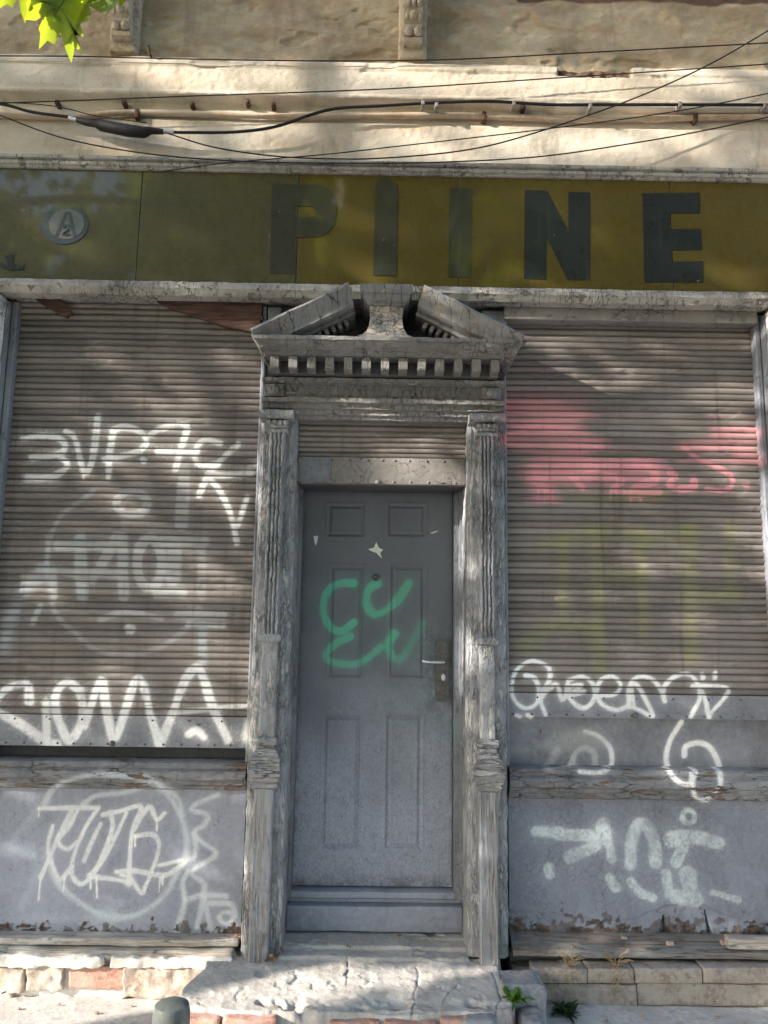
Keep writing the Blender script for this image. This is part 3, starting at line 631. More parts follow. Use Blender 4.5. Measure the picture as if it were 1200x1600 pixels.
# --- rolling shutters
def shutter(x0, x1, z0, z1, y, pitch, name='roller_shutter', depth=.0125, parent=B):
    k = 8; n = int(round((z1-z0)/pitch)); pitch = (z1-z0)/n
    zs = z0+np.arange(n*k+1)*pitch/k; xs = np.arange(x0, x1+.001, .0055)
    ph = lambda Z: ((Z-z0)/pitch) % 1.
    def yf(X, Z):
        p = ph(Z); d = np.sin(pi*np.clip(p, 0, 1)**1.12)**.62
        row = np.floor((Z-z0)/pitch+1e-6)
        off = .0048*(_h(row.astype(np.int64), 0*row.astype(np.int64)+3, 0*row.astype(np.int64)+int(abs(x0)*100))-.5)
        ben = .0045*fbm(X*1.6, 0*X+row*.9, 0*X, 3)+.004*np.maximum(0, vnoise(row*.77, 0*X, X*.7)-.35)*4+.006*fbm(X*.8, 0*X, Z*.9, 2)
        dent = .004*sstep(.25, .5, fbm(X*6, 0*X, Z*14, 3))
        return y-depth*d+off+ben+dent
    def mod(X, Z):
        p = ph(Z); return .22+.78*sstep(.06, .22, np.minimum(p, 1-p*.88))
    def groove(X, Z):
        p = ph(Z); return sstep(.17, .03, np.minimum(p, 1-p))
    return sheet(name, xs, zs, yf, M_shut, parent, spray=y, mod=mod, zw=lambda X, Z: (.008*fbm(X*.9+x0, 0*X, Z*.8, 3)+.0022*vnoise(X*1.3, 0*X, np.floor((Z-z0)/pitch+1e-6)*.9))*np.clip((z1-Z)*8, 0, 1)*np.clip((Z-z0)*8, 0, 1), attrs={'groove': groove, 'row': lambda X, Z: _h(np.floor((Z-z0)/pitch+1e-6).astype(np.int64), 0*np.floor(Z).astype(np.int64)+5, 0*np.floor(Z).astype(np.int64)+2)})
YSH = .04
SL = shutter(-1.925, -.60, 1.286, 3.43, YSH, .0345); SL['label'] = 'brown grey roller shutter with white graffiti'
SR = shutter(.645, 2.02, 1.423, 3.43, YSH, .0345); SR['label'] = 'brown grey roller shutter with pink and lime graffiti'
def bar(x0, x1, z0, z1, par):
    zs = np.concatenate([np.arange(z0, z1, .006), [z1]])
    lip = z0+.026
    yf = lambda X, Z: YSH-.012-.006*(Z < lip)+.0045*fbm(X*5, 0*X, Z*7, 4)+.005*sstep(lip+.01, lip, Z)*0
    sheet('bottom_bar', np.arange(x0, x1, .006), zs, yf, M_bar, par, spray=YSH, back=YSH+.02)
    def rv1(x, y, z, r_): q = MB(); q.ball((x, y, z), (r_, r_*.75, r_), 8, 6); q.build('rivet', M_plate, par)
    for k in range(int((x1-x0)/.085)):
        xx = x0+.04+k*.085+.01*sin(k*7.); rv1(xx, YSH-.02, z0+.013, .0055)
        if k % 2: rv1(xx+.03, YSH-.014, z1-.02, .005)
    r = MB()
    xx = x0+.55*(x1-x0)*.85; r.ball((X_(178, 1160, YSH) if x0 < 0 else xx, YSH-.025, z0+.016), (.014, .016, .014), 10, 8)
    r.build('pull_knob', M_plate, par)
bar(-1.925, -.603, 1.14, 1.286, SL); bar(.648, 2.02, 1.308, 1.423, SR)
for x0, x1, z0, y0 in ((-1.945, -1.912, .30, -.005), (-.622, -.60, 1.08, .0), (.645, .664, 1.08, .0), (1.985, 2.016, .30, -.005)):
    g = MB(); g.sweep([(x0, y0), (x0+.006, y0-.006), (x1-.006, y0-.006), (x1, y0), (x1, .12), (x0, .12)], 'z', z0, 3.405, .04, .012, jit=.003, js=20); g.build('guide_rail', M_frame, B, spray=.0)
# box ends and head board above the shutters
hb = MB(); hb.rbox(.65, 1.985, -.048, .03, 3.345, 3.424, .006, .03, .004); hb.build('head_board', M_board, B)
# side piers at the edges of the picture
for x0, x1 in ((-4.6, -1.947), (2.018, 4.6)):
    pr_ = MB(); pr_.sweep([(x0, -.06), (x1-.05 if x0 < 0 else x0+.0, -.06), (x1-.045, -.045), (x1-.01, -.04), (x1, -.02), (x1, .2), (x0, .2)] if x0 < 0 else [(x0, -.02), (x0+.01, -.04), (x0+.045, -.045), (x0+.05, -.06), (x1, -.06), (x1, .2), (x0, .2)], 'z', .10, 3.40, .04, .03, jit=.004, js=15)
    PI = pr_.build('side_pier', M_frame, B, spray=-.06)
    cp = MB(); xa, xb = (-2.42, -1.953) if x0 < 0 else (2.026, 2.5)
    cp.loft([[(xa-e, -.055, z), (xa-e, -.07-d, z), (xb+e, -.07-d, z), (xb+e, -.055, z)] for z, d, e in ((2.98, .0, 0), (3.0, .03, .0), (3.06, .035, .0), (3.10, .02, .0), (3.2, .04, .0), (3.30, .07, .0), (3.36, .075, .0), (3.398, .08, .0))], jit=.008, js=16)
    cp.build('capital', M_white, PI)
# dark recess behind everything
rc = MB(); rc.rbox(-4.6, -.45, .13, .28, .1, 3.47, .002, None, 0); rc.rbox(.49, 4.6, .13, .28, .1, 3.47, .002, None, 0); rc.build('inner_wall', M_dark, B)

# --- dado panels, rails and sills
def panel(x0, x1, z0, z1, y, mat, flaky=False):
    def yf(X, Z):
        r = y+.004*fbm(X*2, 0*X, Z*2, 3)+.0015*fbm(X*30, 0*X, Z*30, 3)
        if flaky:
            e = z0+.07+.06*fbm(X*4, 0*X, 0*X, 4)+.06*np.exp(-((X-1.52)/.22)**2)
            lip = sstep(e+.004, e-.004, Z); r = r+lip*(.004+.004*fbm(X*35, 0*X, Z*35, 3))
            for xc, h, w in ((1.40, .09, .012), (1.62, .12, .007)):
                r = r+.06*np.exp(-((X-xc-.05*(Z-z0)*fbm(Z*30, 0*X, 0*X, 2)-.18*(Z-z0)*(xc > 1.5)*-1)/(w*np.clip(1-(Z-z0)/h, .05, 1)))**2)*(Z < z0+h)
        return r
    return sheet('dado_panel', np.arange(x0, x1+.001, .005), np.arange(z0, z1+.001, .005), yf, mat, B, spray=y, back=y+.04,
                 attrs={'peel': (lambda X, Z: rot(X, Z, z0, flaky))})
def rot(X, Z, z0, flaky):
    n = fbm(X*5, 0*X, 0*X, 4)*.07+fbm(X*22, 0*X+2, Z*22, 5)*.085+fbm(X*60, 0*X+5, Z*95, 3)*.06
    if flaky: e = z0+.004+.055*np.exp(-((X-1.48)/.16)**2)+.02*np.exp(-((X-.82)/.2)**2)
    else: e = z0+.004+.035*np.exp(-((X+1.40)/.22)**2)+.02*np.exp(-((X+.98)/.1)**2)
    m = sstep(.008, -.008, Z-e-n)
    loose = sstep(.30, .36, fbm(X*24+4, 0*X, Z*24, 5)+.42-(Z-z0)*(5. if flaky else 9))*.7
    return np.clip(m+loose, 0, 1)
def add_peel(m):
    """rotten lower edge: brown board under lost paint"""
    t = m.node_tree; b = [n for n in t.nodes if n.type == 'BSDF_PRINCIPLED'][0]; src = b.inputs['Base Color'].links[0].from_socket
    a = t.nodes.new('ShaderNodeAttribute'); a.attribute_name = 'peel'
    nz = t.nodes.new('ShaderNodeTexNoise'); nz.inputs['Scale'].default_value = 34; nz.inputs['Detail'].default_value = 7
    tc = [n for n in t.nodes if n.type == 'TEX_COORD'][0]; t.links.new(tc.outputs['Object'], nz.inputs['Vector'])
    rp = t.nodes.new('ShaderNodeValToRGB'); rp.color_ramp.elements[0].color = (.028, .022, .02, 1); rp.color_ramp.elements[1].color = (.135, .098, .082, 1)
    rp.color_ramp.elements[0].position = .35; rp.color_ramp.elements[1].position = .68; t.links.new(nz.outputs['Fac'], rp.inputs[0])
    mx = t.nodes.new('ShaderNodeMix'); mx.data_type = 'RGBA'; t.links.new(a.outputs['Fac'], mx.inputs[0]); t.links.new(src, mx.inputs[6]); t.links.new(rp.outputs[0], mx.inputs[7])
    t.links.new(mx.outputs[2], b.inputs['Base Color'])
add_peel(M_panel); add_peel(M_panelflaky)
PL = panel(-2.2, -.612, .285, .945, .03, M_panel); PL['label'] = 'grey lower panel under the left shutter with white tags'
PR = panel(.66, 2.2, .312, .93, .03, M_panelflaky, True); PR['label'] = 'flaking grey lower panel with a rotten bottom edge'
ap = MB(); ap.sweep([(.06, 1.07), (.06, 1.31)], 'x', .66, 2.03, .006, .006, closed=False); ap.build('apron_panel', M_bar, B, spray=.06, outward=False)
def rail(x0, x1, zt, zb):
    m = MB(); h = zt-zb
    m.sweep([(.055, zt), (.01, zt-.004), (-.012, zt-.010), (-.022, zt-.03), (-.016, zt-h*.28), (-.03, zt-h*.36), (-.03, zt-h*.60), (-.012, zt-h*.64), (-.010, zt-h*.78), (-.002, zt-h*.82), (.004, zb+.006), (.02, zb), (.055, zb)], 'x', x0, x1, .007, .006, jit=.004, js=18, fl=((7, 30, 40), .0035))
    m.build('rail', M_rail, B, spray=-.02)
rail(-2.2, -.612, 1.083, .943); rail(.66, 2.2, 1.078, .924)
lb = MB(); lb.rbox(-2.2, -.612, -.055, .10, .262, .292, .006, .03, .006, 9); lb.build('sill_board', M_beam, B, label='upper pale weathered sill board')
lb = MB(); lb.rbox(-2.2, -.63, -.085, .10, .205, .257, .012, .03, .012, 7); lb.build('sill_board', M_beam, B, label='lower pale weathered sill board')
rb = MB(); rb.sweep([(.10, .318), (.02, .312), (-.07, .268), (-.075, .245), (-.06, .236), (.10, .236)], 'x', .66, 2.3, .03, .02, jit=.006, js=9); rb.build('sill_board', M_beamdk, B, label='dark weathered sill board')
rb = MB(); rb.rbox(.66, 2.3, .02, .10, .17, .234, .006, .04, .008, 8); rb.build('sill_beam', M_beamdk, B)
# --- plinths
pl = MB(); pl.rbox(-4.6, -.62, -.07, .2, -.1, .19, .01, .09, .01, 9); PLN = pl.build('plinth', M_mortar, B, label='broken plastered brick plinth')
def blk(nm, u0, u1, v0, v1, y, mat, jit=.014):
    a, b = at(u0, v1, y), at(u1, v0, y); m = MB(); m.rbox(a[0], b[0], y, y+.1, a[2], b[2], .006, .014, jit*1.3, 30); m.build(nm, mat, PLN)
blk('render_block', -70, 38, 1512, 1550, -.098, M_stone); blk('render_block', 39, 99, 1510, 1549, -.102, M_stone); blk('exposed_brick', 106, 200, 1511, 1545, -.088, M_brick, .006)
blk('render_block', 190, 344, 1513, 1560, -.10, M_stone, .012); blk('lime_coping', -70, 160, 1496, 1511, -.112, M_mortar); blk('lime_coping', 172, 362, 1499, 1513, -.11, M_mortar, .01); blk('render_block', -70, 20, 1552, 1566, -.09, M_stone)
pl = MB(); pl.rbox(.66, 4.6, -.085, .2, -.1, .185, .01, .09, .006, 9); PRN = pl.build('plinth', M_stone2, B, label='grey brown stone plinth')
def blk2(nm, u0, u1, v0, v1, y, mat, jit=.005):
    a, b = at(u0, v1, y), at(u1, v0, y); m = MB(); m.rbox(a[0], b[0], y, y+.1, a[2], b[2], .008, .025, jit, 18); m.build(nm, mat, PRN)
for u0, u1 in ((832, 918), (919, 991), (993, 1098), (1100, 1270)): blk2('coping_stone', u0, u1, 1514, 1537, -.125, M_stone2)
for u0, u1 in ((840, 995), (997, 1270)): blk2('base_stone', u0, u1, 1539, 1571, -.112, M_stone2)

# --- pilasters
def ring(x0, x1, y0, y1, z, n=3):
    p = [(x0, y1), (x0, y0), (x1, y0), (x1, y1)]; out = []
    for i in range(4):
        a, b = p[i], p[(i+1) % 4]; k = max(2, int((abs(b[0]-a[0])+abs(b[1]-a[1]))/.014))
        k = n*2 if i in (1, 3) else n
        out += [(a[0]+(b[0]-a[0])*t/k, a[1]+(b[1]-a[1])*t/k, z) for t in range(k)]
    return out
def pilaster(x0, x1, s0, s1, zb, label):
    m = MB(); t = .014
    m.sweep([(x0, -.03), (x0+.006, -.042), (x0+t, -.044), (x0+t+.006, -.058), (x1-t-.006, -.058), (x1-t, -.044), (x1-.006, -.042), (x1, -.03), (x1, .30), (x0, .30)], 'z', zb, 2.80, .008, .006, jit=.006, js=26, fl=((34, 34, 7), .0032))
    o = m.build('pilaster', M_pil, B, spray=-.05, label=label)
    f = MB(); n = 4; prof = [(s0, -.05)]; w = (s1-s0)
    for i in range(n*8+1):
        q = i/(n*8); prof.append((s0+w*q, -.100-.015*abs(sin(pi*n*q))**.7))
    prof.append((s1, -.05)); f.sweep(prof, 'z', 1.695, 2.705, .007, None, jit=.006, js=45, fl=((46, 46, 9), .0026)); f.build('fluted_shaft', M_pil, o, spray=-.1)
    r = MB(); r.loft([ring(s0-e, s1+e, -.112-e, -.05, z) for z, e in ((1.655, .004), (1.66, .012), (1.675, .016), (1.69, .012), (1.696, .004))], .003); r.build('ring_moulding', M_pil, o, spray=-.1)
    l = MB(); l.sweep([(s0, -.05), (s0, -.098), (s0+.006, -.104), (s1-.006, -.104), (s1, -.098), (s1, -.05)], 'z', 1.20, 1.657, .007, .006, jit=.003, js=30, fl=((30, 30, 9), .0022)); l.build('plain_shaft', M_pil, o, spray=-.1)
    b = MB(); c = (s0+s1)/2; h = (s1-s0)/2
    b.loft([ring(c-h-e, c+h+e, -.11-e*.9, -.05, z, 5) for z, e in ((.975, .004), (.985, .018), (1.0, .022), (1.012, .016), (1.02, .030), (1.05, .036), (1.08, .035), (1.085, .026), (1.09, .030), (1.12, .028), (1.125, .020), (1.14, .018), (1.16, .006), (1.175, .0), (1.18, .010), (1.195, .014), (1.21, .010), (1.215, .0))], .009, 38)
    b.build('base_block', M_base, o, spray=-.12)
    w_ = MB(); w_.sweep([(s0-.006, -.05), (s0-.006, -.118), (s0, -.124), (s1, -.124), (s1+.006, -.118), (s1+.006, -.05)], 'z', zb-.005, .978, .008, .006, jit=.0025, js=14, fl=((60, 60, 2.2), .0022)); w_.build('wooden_post', M_woodpost, o)
    k = MB(); k.loft([ring(c-h-e, c+h+e, -.105-e*1.1, -.04, z, 4) for z, e in ((2.69, .0), (2.695, .012), (2.71, .014), (2.718, .004), (2.722, .010), (2.735, .012), (2.74, .004), (2.752, .006))], .003)
    xa, xb = x0+.004, x1-.012
    prof = [(-.04, 2.762), (-.11, 2.762)]+[(-.135-.025*sin(a), 2.784-.022*cos(a)) for a in np.linspace(0, pi, 7)]+[(-.04, 2.808)]
    k.sweep(prof, 'x', xa, xb, .02, None, jit=.003)
    for q in (-1.15, -.38, .38, 1.15): k.ball((c+q*h*.95, -.122, 2.745), (.015, .016, .014))
    k.build('capital', M_pil, o, spray=-.15)
    return o
pilaster(-.603, -.415, -.548, -.470, .205, 'left fluted pilaster with flaking grey paint')
pilaster(.452, .645, .508, .580, .232, 'right fluted pilaster with flaking grey paint')

# --- entablature and broken pediment over the door
E0 = MB(); E0.rbox(-.598, .642, .02, .28, 2.79, 3.42, .002, None, 0); EN = E0.build('door_surround_head', M_dark, B)
fr = MB()
fr.sweep([(.03, 2.782), (-.055, 2.782), (-.058, 2.80), (-.072, 2.803), (-.075, 2.825), (-.092, 2.829), (-.095, 2.85), (-.118, 2.856), (-.122, 2.876), (-.085, 2.882), (-.083, 2.950), (-.10, 2.956), (-.122, 2.966), (-.126, 2.980), (-.06, 2.984), (.03, 2.984)], 'x', -.592, .636, .008, .006, jit=.004, js=22, fl=((9, 30, 40), .0028))
fr.build('entablature', M_pedx, EN)
for xc in (-.535, .57):
    q = MB(); q.rbox(xc-.05, xc+.05, -.112, -.07, 2.884, 2.95, .006, None, .003); q.ball((xc, -.118, 2.916), (.03, .026, .03), 14, 10); q.build('rosette_block', M_pedx, EN)
q = MB(); q.rbox(-.40, .44, -.089, -.07, 2.898, 2.938, .004, .02, .003); q.build('frieze_panel', M_pedx, EN)
bd = MB(); bd.rbox(-.56, .60, -.165, .02, 2.988, 3.05, .003, None, 0); bd.build('dentil_bed', M_dark, EN)
for i in range(13):
    xc = -.518+i*(1.086/12); d = MB(); h = .021
    prof = [(-.165, 3.047), (-.165, 2.985)]+[(-.238-.012*sin(a), 2.985+.012-.012*cos(a)) for a in np.linspace(0, pi/2, 4)]+[(-.250, 3.047)]
    d.sweep(prof, 'x', xc-h+.002*sin(i*3.3), xc+h, .01, None, jit=.003, js=40); d.build('dentil', M_pedx, EN)
co = MB()
prof = [(.02, 3.051), (-.252, 3.051), (-.262, 3.055), (-.272, 3.058), (-.272, 3.070), (-.282, 3.072), (-.284, 3.080), (-.300, 3.086), (-.318, 3.096), (-.320, 3.103), (-.330, 3.105), (-.332, 3.120), (-.322, 3.126), (.02, 3.135)]
# cornice with mitred returns that run back to the wall
rings = []
for y, z in [(p, q) for p, q in prof]:
    pass
co.sweep(prof, 'x', -.565, .61, .007, .006, jit=.004, js=24, fl=((11, 30, 34), .003))
for sgn, xe in ((-1, -.565), (1, .61)):
    R = [[(xe+sgn*max(0, (-.252-y)) if y < -.25 else xe+sgn*.0, y, z) for y, z in prof]]
    A = [(xe, y, z) for y, z in prof]
    Bp = [(xe+sgn*.055*(z-3.051)/.067 if z < 3.13 else xe+sgn*.055, y, z) for y, z in prof]
    co.loft([A, Bp] if sgn > 0 else [Bp, A], .003)
co.build('cornice', M_pedx, EN)
def rake(sgn, xt, zt, xi, zi):
    """raking cornice from the low tip to the high inner end"""
    d = Vector((xi-xt, 0, zi-zt)); L = d.length; d.normalize(); nrm = Vector((-d.z, 0, d.x)) if d.x > 0 else Vector((d.z, 0, -d.x))
    prof = [(-.335, 0), (-.34, -.012), (-.322, -.03), (-.305, -.062), (-.30, -.095), (-.285, -.102), (-.235, -.104), (-.232, -.118), (-.06, -.122), (.02, -.122), (.02, .002), (-.20, .006)]
    Q = []
    for i in range(len(prof)):
        a, b = np.array(prof[i]), np.array(prof[(i+1) % len(prof)]); k = max(1, int(np.linalg.norm(b-a)/.012)); Q += [a+(b-a)*t/k for t in range(k)]
    n = int(L/.014); rings = []
    for i in range(n+1):
        s = L*i/n; ring_ = []
        for y, h in Q:
            e = s if i < n else s+.0
            sh = (-h)*.55*(i/n)                       # the inner end is cut close to plumb
            p = Vector((xt, 0, zt))+d*(e+(-sh*.35))+nrm*h; ring_.append((p.x, y, p.z))
        rings.append(ring_)
    m = MB(); m.loft(rings, .005, 26); o = m.build('raking_cornice', M_ped, EN)
    for i in range(9):
        s = L*(.30+.068*i); p = Vector((xt, 0, zt))+d*s+nrm*(-.137); a = MB()
        ang = math.atan2(d.z, d.x); Mx = Matrix.Translation((p.x, -.19, p.z)) @ Matrix.Rotation(-ang, 4, 'Y')
        a.rbox(-.010, .010, -.03, .04, -.013, .02, .003, None, .002, 40, Mx); a.build('rake_dentil', M_ped, o)
    bk = MB(); pts = [(xt+sgn*.0+d.x*.12, zt+d.z*.12-.125), (xi, zi-.125), (xi, 3.13), (xt+d.x*.12, 3.13)]
    bk.prism([pts[0], pts[1], pts[2], (pts[0][0], 3.131)] if pts[0][1] > 3.132 else [(pts[2][0]-(0), 3.131), pts[1], (xt+d.x*.25, 3.131+.02)], -.07, .0); bk.build('tympanum', M_dark, o)
    return o
rake(1, -.628, 3.152, -.160, 3.395); rake(-1, .705, 3.140, .212, 3.395)
# urn pedestal between the two rakes
pc = .028; ps = MB(); rg = []
for z, h in ((3.118, .142), (3.130, .142), (3.140, .128), (3.155, .108), (3.175, .096), (3.20, .086), (3.24, .081), (3.28, .081), (3.300, .083), (3.31, .088)):
    rg.append(ring(pc-h, pc+h, -.20-h*.75, -.02, z, 7))
ps.loft(rg, .008, 34); PS = ps.build('pedestal', M_pedestal, EN)
ps = MB(); ps.loft([ring(pc-h, pc+h, -.19-h*.9, -.02, z, 5) for z, h in ((3.308, .092), (3.318, .096), (3.325, .110), (3.345, .116), (3.358, .118), (3.362, .126), (3.385, .130), (3.405, .131))], .004, 30); ps.build('pedestal_cap', M_ped, PS)
for sg_ in (-1, 1):                                  # scrolled cheeks on both sides of the pedestal
    v = MB(); xx = pc+sg_*.165
    pts = [(xx-sg_*.03, 3.13), (xx+sg_*.055, 3.13), (xx+sg_*.05, 3.19), (xx+sg_*.028, 3.24), (xx+sg_*.03, 3.30), (xx-sg_*.0, 3.31), (xx-sg_*.02, 3.26), (xx-sg_*.045, 3.2)]
    v.prism(pts, -.05, .02); v.build('scroll_cheek', M_dark, PS)
# upright posts seen behind the pediment
for u0, u1 in ((420, 440), (752, 790)):
    a, b = X_(u0, 480, .0), X_(u1, 480, .0); v = MB(); v.rbox(a, b, -.02, .02, 3.10, 3.40, .004, .03, .004); v.build('post', M_frame, B, spray=-.5)

# --- transom shutter and riveted board
TS = shutter(-.413, .45, 2.598, 2.80, .018, .030, name='transom_shutter'); TS['label'] = 'short strip of roller shutter above the door'
tb = MB(); tb.rbox(-.413, .45, .002, .05, 2.462, 2.600, .003, .03, .003, 12)
TB = tb.build('transom_board', M_board, B)
tp = MB(); tp.rbox(-.413, X_(517, 740, 0), -.002, .001, 2.468, 2.596, .0008, None, .0004); tp.build('shadow_plate', M_frame, TB, spray=-.5)  # left pilaster's shadow on the board, put in as a darker plate
for i in range(9):
    for z in (2.586, 2.474): rv = MB(); rv.ball((-.22+i*.078+.012*sin(i*5+z*9), .001, z), (.0065, .005, .0065), 8, 6); rv.build('rivet', M_board, TB)
rv = MB(); rv.ball((.0, -.004, 2.47), (.016, .014, .013)); rv.build('pull_knob', M_board, TB)

# --- door, frame, threshold
YD = .25
fx = X_(709, 1000, .2)
fm = MB(); fm.sweep([(fx, .205), (fx+.006, .19), (fx+.024, .188), (fx+.028, .172), (.4515, .17), (.4515, .30), (fx, .30)], 'z', .40, 2.461, .03, .012, jit=.002, js=12)
fm.sweep([(-.4145, .17), (-.400, .172), (-.398, .19), (X_(467, 1000, .2), .205), (X_(467, 1000, .2), .30), (-.4145, .30)], 'z', .40, 2.461, .03, .012, jit=.003, js=12)
fm.build('door_frame', M_frame, B, spray=.2)
lt = MB(); lt.rbox(-.45, .49, .06, .32, 2.462, 2.80, .002, None, 0); lt.rbox(-.45, .49, .32, .36, .2, 2.8, .002, None, 0); lt.build('door_lintel', M_dark, B)
dx0, dx1 = X_(467, 1000, .2)+.001, fx-.001
PANELS = [(512, 570, 788, 838), (607, 665, 788, 838), (514, 567, 884, 1058), (610, 664, 884, 1058), (503, 561, 1118, 1326), (603, 659, 1118, 1326)]
PW = [(X_(a, (c+d)/2, YD), X_(b, (c+d)/2, YD), Z_((a+b)/2, d, YD), Z_((a+b)/2, c, YD)) for a, b, c, d in PANELS]
def door_y(X, Z):
    y = YD+.0015*fbm(X*3, 0*X, Z*3, 3)
    for a, b, c, d in PW:
        s = np.minimum(np.minimum(X-a, b-X), np.minimum(Z-c, d-Z))      # distance inside the panel edge
        y = y+.0078*np.exp(-((s-.011)/.008)**2)-.0025*np.exp(-((s+.004)/.007)**2)+.0012*sstep(.03, .036, s)
    return y
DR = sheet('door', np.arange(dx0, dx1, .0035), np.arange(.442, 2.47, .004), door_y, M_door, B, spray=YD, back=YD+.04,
           attrs={'dust_bounce': lambda X, Z: sstep(1.9, .5, Z+.5*fbm(X*3, 0*X, Z*3, 4))*.9+.1,
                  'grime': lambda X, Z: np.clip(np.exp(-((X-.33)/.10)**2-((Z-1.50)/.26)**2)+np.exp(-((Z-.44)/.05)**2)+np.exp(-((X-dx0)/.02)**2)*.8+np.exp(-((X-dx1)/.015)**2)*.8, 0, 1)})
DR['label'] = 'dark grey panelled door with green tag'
def rounded(x0, x1, z0, z1, r, n=6):
    out = []
    for cx, cz, a0 in ((x1-r, z1-r, 0), (x0+r, z1-r, 90), (x0+r, z0+r, 180), (x1-r, z0+r, 270)):
        out += [(cx+r*cos(radians(a0+90*k/n)), cz+r*sin(radians(a0+90*k/n))) for k in range(n+1)]
    return out
hx0, hx1, hz0, hz1 = X_(680, 1050, YD), X_(702, 1050, YD), Z_(690, 1096, YD), Z_(690, 1001, YD)
hp = MB(); hp.prism(rounded(hx0, hx1, hz0, hz1, .022), YD-.012, YD+.0); hp.prism(rounded(hx0+.006, hx1-.006, hz0+.006, hz1-.006, .018), YD-.015, YD-.0115); HP = hp.build('lock_plate', M_plate, DR, ang=30)
hc = ((hx0+hx1)/2, YD, Z_(690, 1034, YD)); lv = MB(); lv.tube([hc, (hc[0], YD-.05, hc[2])], .010, 12)
lv.tube(cr([(hc[0]+.004, YD-.052, hc[2]), (hc[0]-.03, YD-.056, hc[2]), (hc[0]-.075, YD-.056, hc[2]+.001), (hc[0]-.108, YD-.050, hc[2]+.004)], 4), [.0105]*5+[.010]*4+[.0095]*3+[.007], 12); lv.build('door_handle', M_chrome, DR)
ky = MB(); kc = (hc[0]+.004, Z_(691, 1058, YD)); ky.prism([(kc[0]+.011*cos(t), kc[1]+.017*sin(t)) for t in np.linspace(0, 2*pi, 25)[:-1]], YD-.022, YD-.012); ky.prism([(kc[0]+.006*cos(t), kc[1]-.002+.008*sin(t)) for t in np.linspace(0, 2*pi, 17)[:-1]], YD-.026, YD-.0215); ky.build('key_cylinder', M_chrome, DR, ang=30)
ph = MB(); pcx, pcz = X_(587, 902, YD), Z_(587, 902, YD)
for k in range(24):
    a, b = 2*pi*k/24, 2*pi*(k+1)/24
    ph.prism([(pcx+.014*cos(a), pcz+.014*sin(a)), (pcx+.021*cos(a), pcz+.021*sin(a)), (pcx+.021*cos(b), pcz+.021*sin(b)), (pcx+.014*cos(b), pcz+.014*sin(b))], YD-.009, YD+.002)
ph.ball((pcx, YD-.0, pcz), (.0145, .005, .0145)); ph.build('peephole', M_plate, DR, ang=30)
def paper(pts, nm='paper_scrap'):
    m = MB(); m.prism([(X_(u, v, YD), Z_(u, v, YD)) for u, v in pts], YD-.0045, YD-.0025); m.build(nm, M_paper, DR, smooth=False)
paper([(575, 858), (584, 856), (588, 847), (592, 856), (599, 859), (594, 864), (597, 873), (588, 864), (582, 862)])
paper([(490, 838), (497, 837), (496, 846), (493, 853), (491, 846)])
paper([(672, 833), (684, 829), (683, 831), (675, 834)])
th = MB(); th.sweep([(.30, .437), (.215, .437), (.195, .430), (.19, .405), (.205, .395), (.205, .380), (.30, .38)], 'x', -.41, .447, .03, .012, jit=.004, js=10); th.build('threshold', M_panel, B, spray=.19)
kb = MB(); kb.rbox(-.413, .45, .150, .28, .262, .379, .004, .03, .005, 8); kb.build('kick_board', M_panel, B, spray=.15)

# --- loose planks behind the head of the left shutter
pk_ = empty('broken_plank', (float(X_(320, 480, 0)), .0, 3.36), 'dark reddish broken plank hanging over the top right of the left shutter', 'plank', 'loose planks over the left shutter')
m = MB(); m.prism([(X_(u, v, .0), Z_(u, v, .0)) for u, v in [(205, 452), (413, 450), (409, 492), (404, 521), (352, 511), (318, 499), (262, 480)]], -.012, .018); m.rbox(X_(330, 490, 0), X_(412, 490, 0), -.016, -.011, Z_(370, 500, 0)-.004, Z_(370, 500, 0)+.02, .003, .03, .004, 20); m.build('plank_board', M_plank, pk_, smooth=False)
pk_ = empty('broken_plank', (float(X_(80, 475, 0)), .0, 3.38), 'short dark plank end sloping over the top left corner of the left shutter', 'plank', 'loose planks over the left shutter')
m = MB(); m.prism([(X_(u, v, .0), Z_(u, v, .0)) for u, v in [(44, 456), (88, 460), (113, 487), (104, 497), (60, 472)]], -.010, .016); m.build('plank_board', M_plank, pk_, smooth=False)

# ================================================================== cables and the pipe on the wall
def cable(label, pts, r, y, cat='cable', nm='overhead_cable', group='cables strung along the plaster'):
    P = [at(p[0], p[1], y if len(p) < 3 else p[2]) for p in cr([(q[0], q[1], (q[2] if len(q) > 2 else y)) for q in pts], 8)]
    def on(a, b, L):                                   # carry the cable on past the edge of the picture
        d = (b-a)/np.linalg.norm(b-a); d = np.array([np.sign(d[0]), 0, np.clip(d[2], -.12, .12)]); return b+d*L
    if pts[0][0] < 0: P = [on(P[1], P[0], 2.4)]+P
    if pts[-1][0] > 1200: P = P+[on(P[-2], P[-1], 2.4)]
    m = MB(); m.tube(P, r*(.82 if r < .006 else .95), 8)
    o = m.build(nm, M_black, None, ang=None); tag(o, label, cat, group); return o
cable('thin black cable, highest of the cables, running nearly level along the rough plaster', [(-60, 87), (120, 88), (236, 91), (480, 95), (700, 93), (900, 83), (1200, 67), (1270, 63)], .0042, -.07)
cable('thin black cable rising gently to the right, crossing the brick hole', [(-60, 163), (120, 157), (300, 150), (600, 139), (868, 122), (1200, 100), (1270, 95)], .004, -.10)
TC = cable('thick black cable with a bulging splice at the left, clipped along the pipe', [(-60, 158), (0, 162), (50, 175), (110, 183), (150, 190), (255, 205), (300, 207), (370, 206), (430, 198), (490, 178), (530, 169), (600, 165), (690, 160), (770, 158.5), (860, 163.5), (960, 163.5), (1200, 164), (1270, 165)], .0085, -.07)
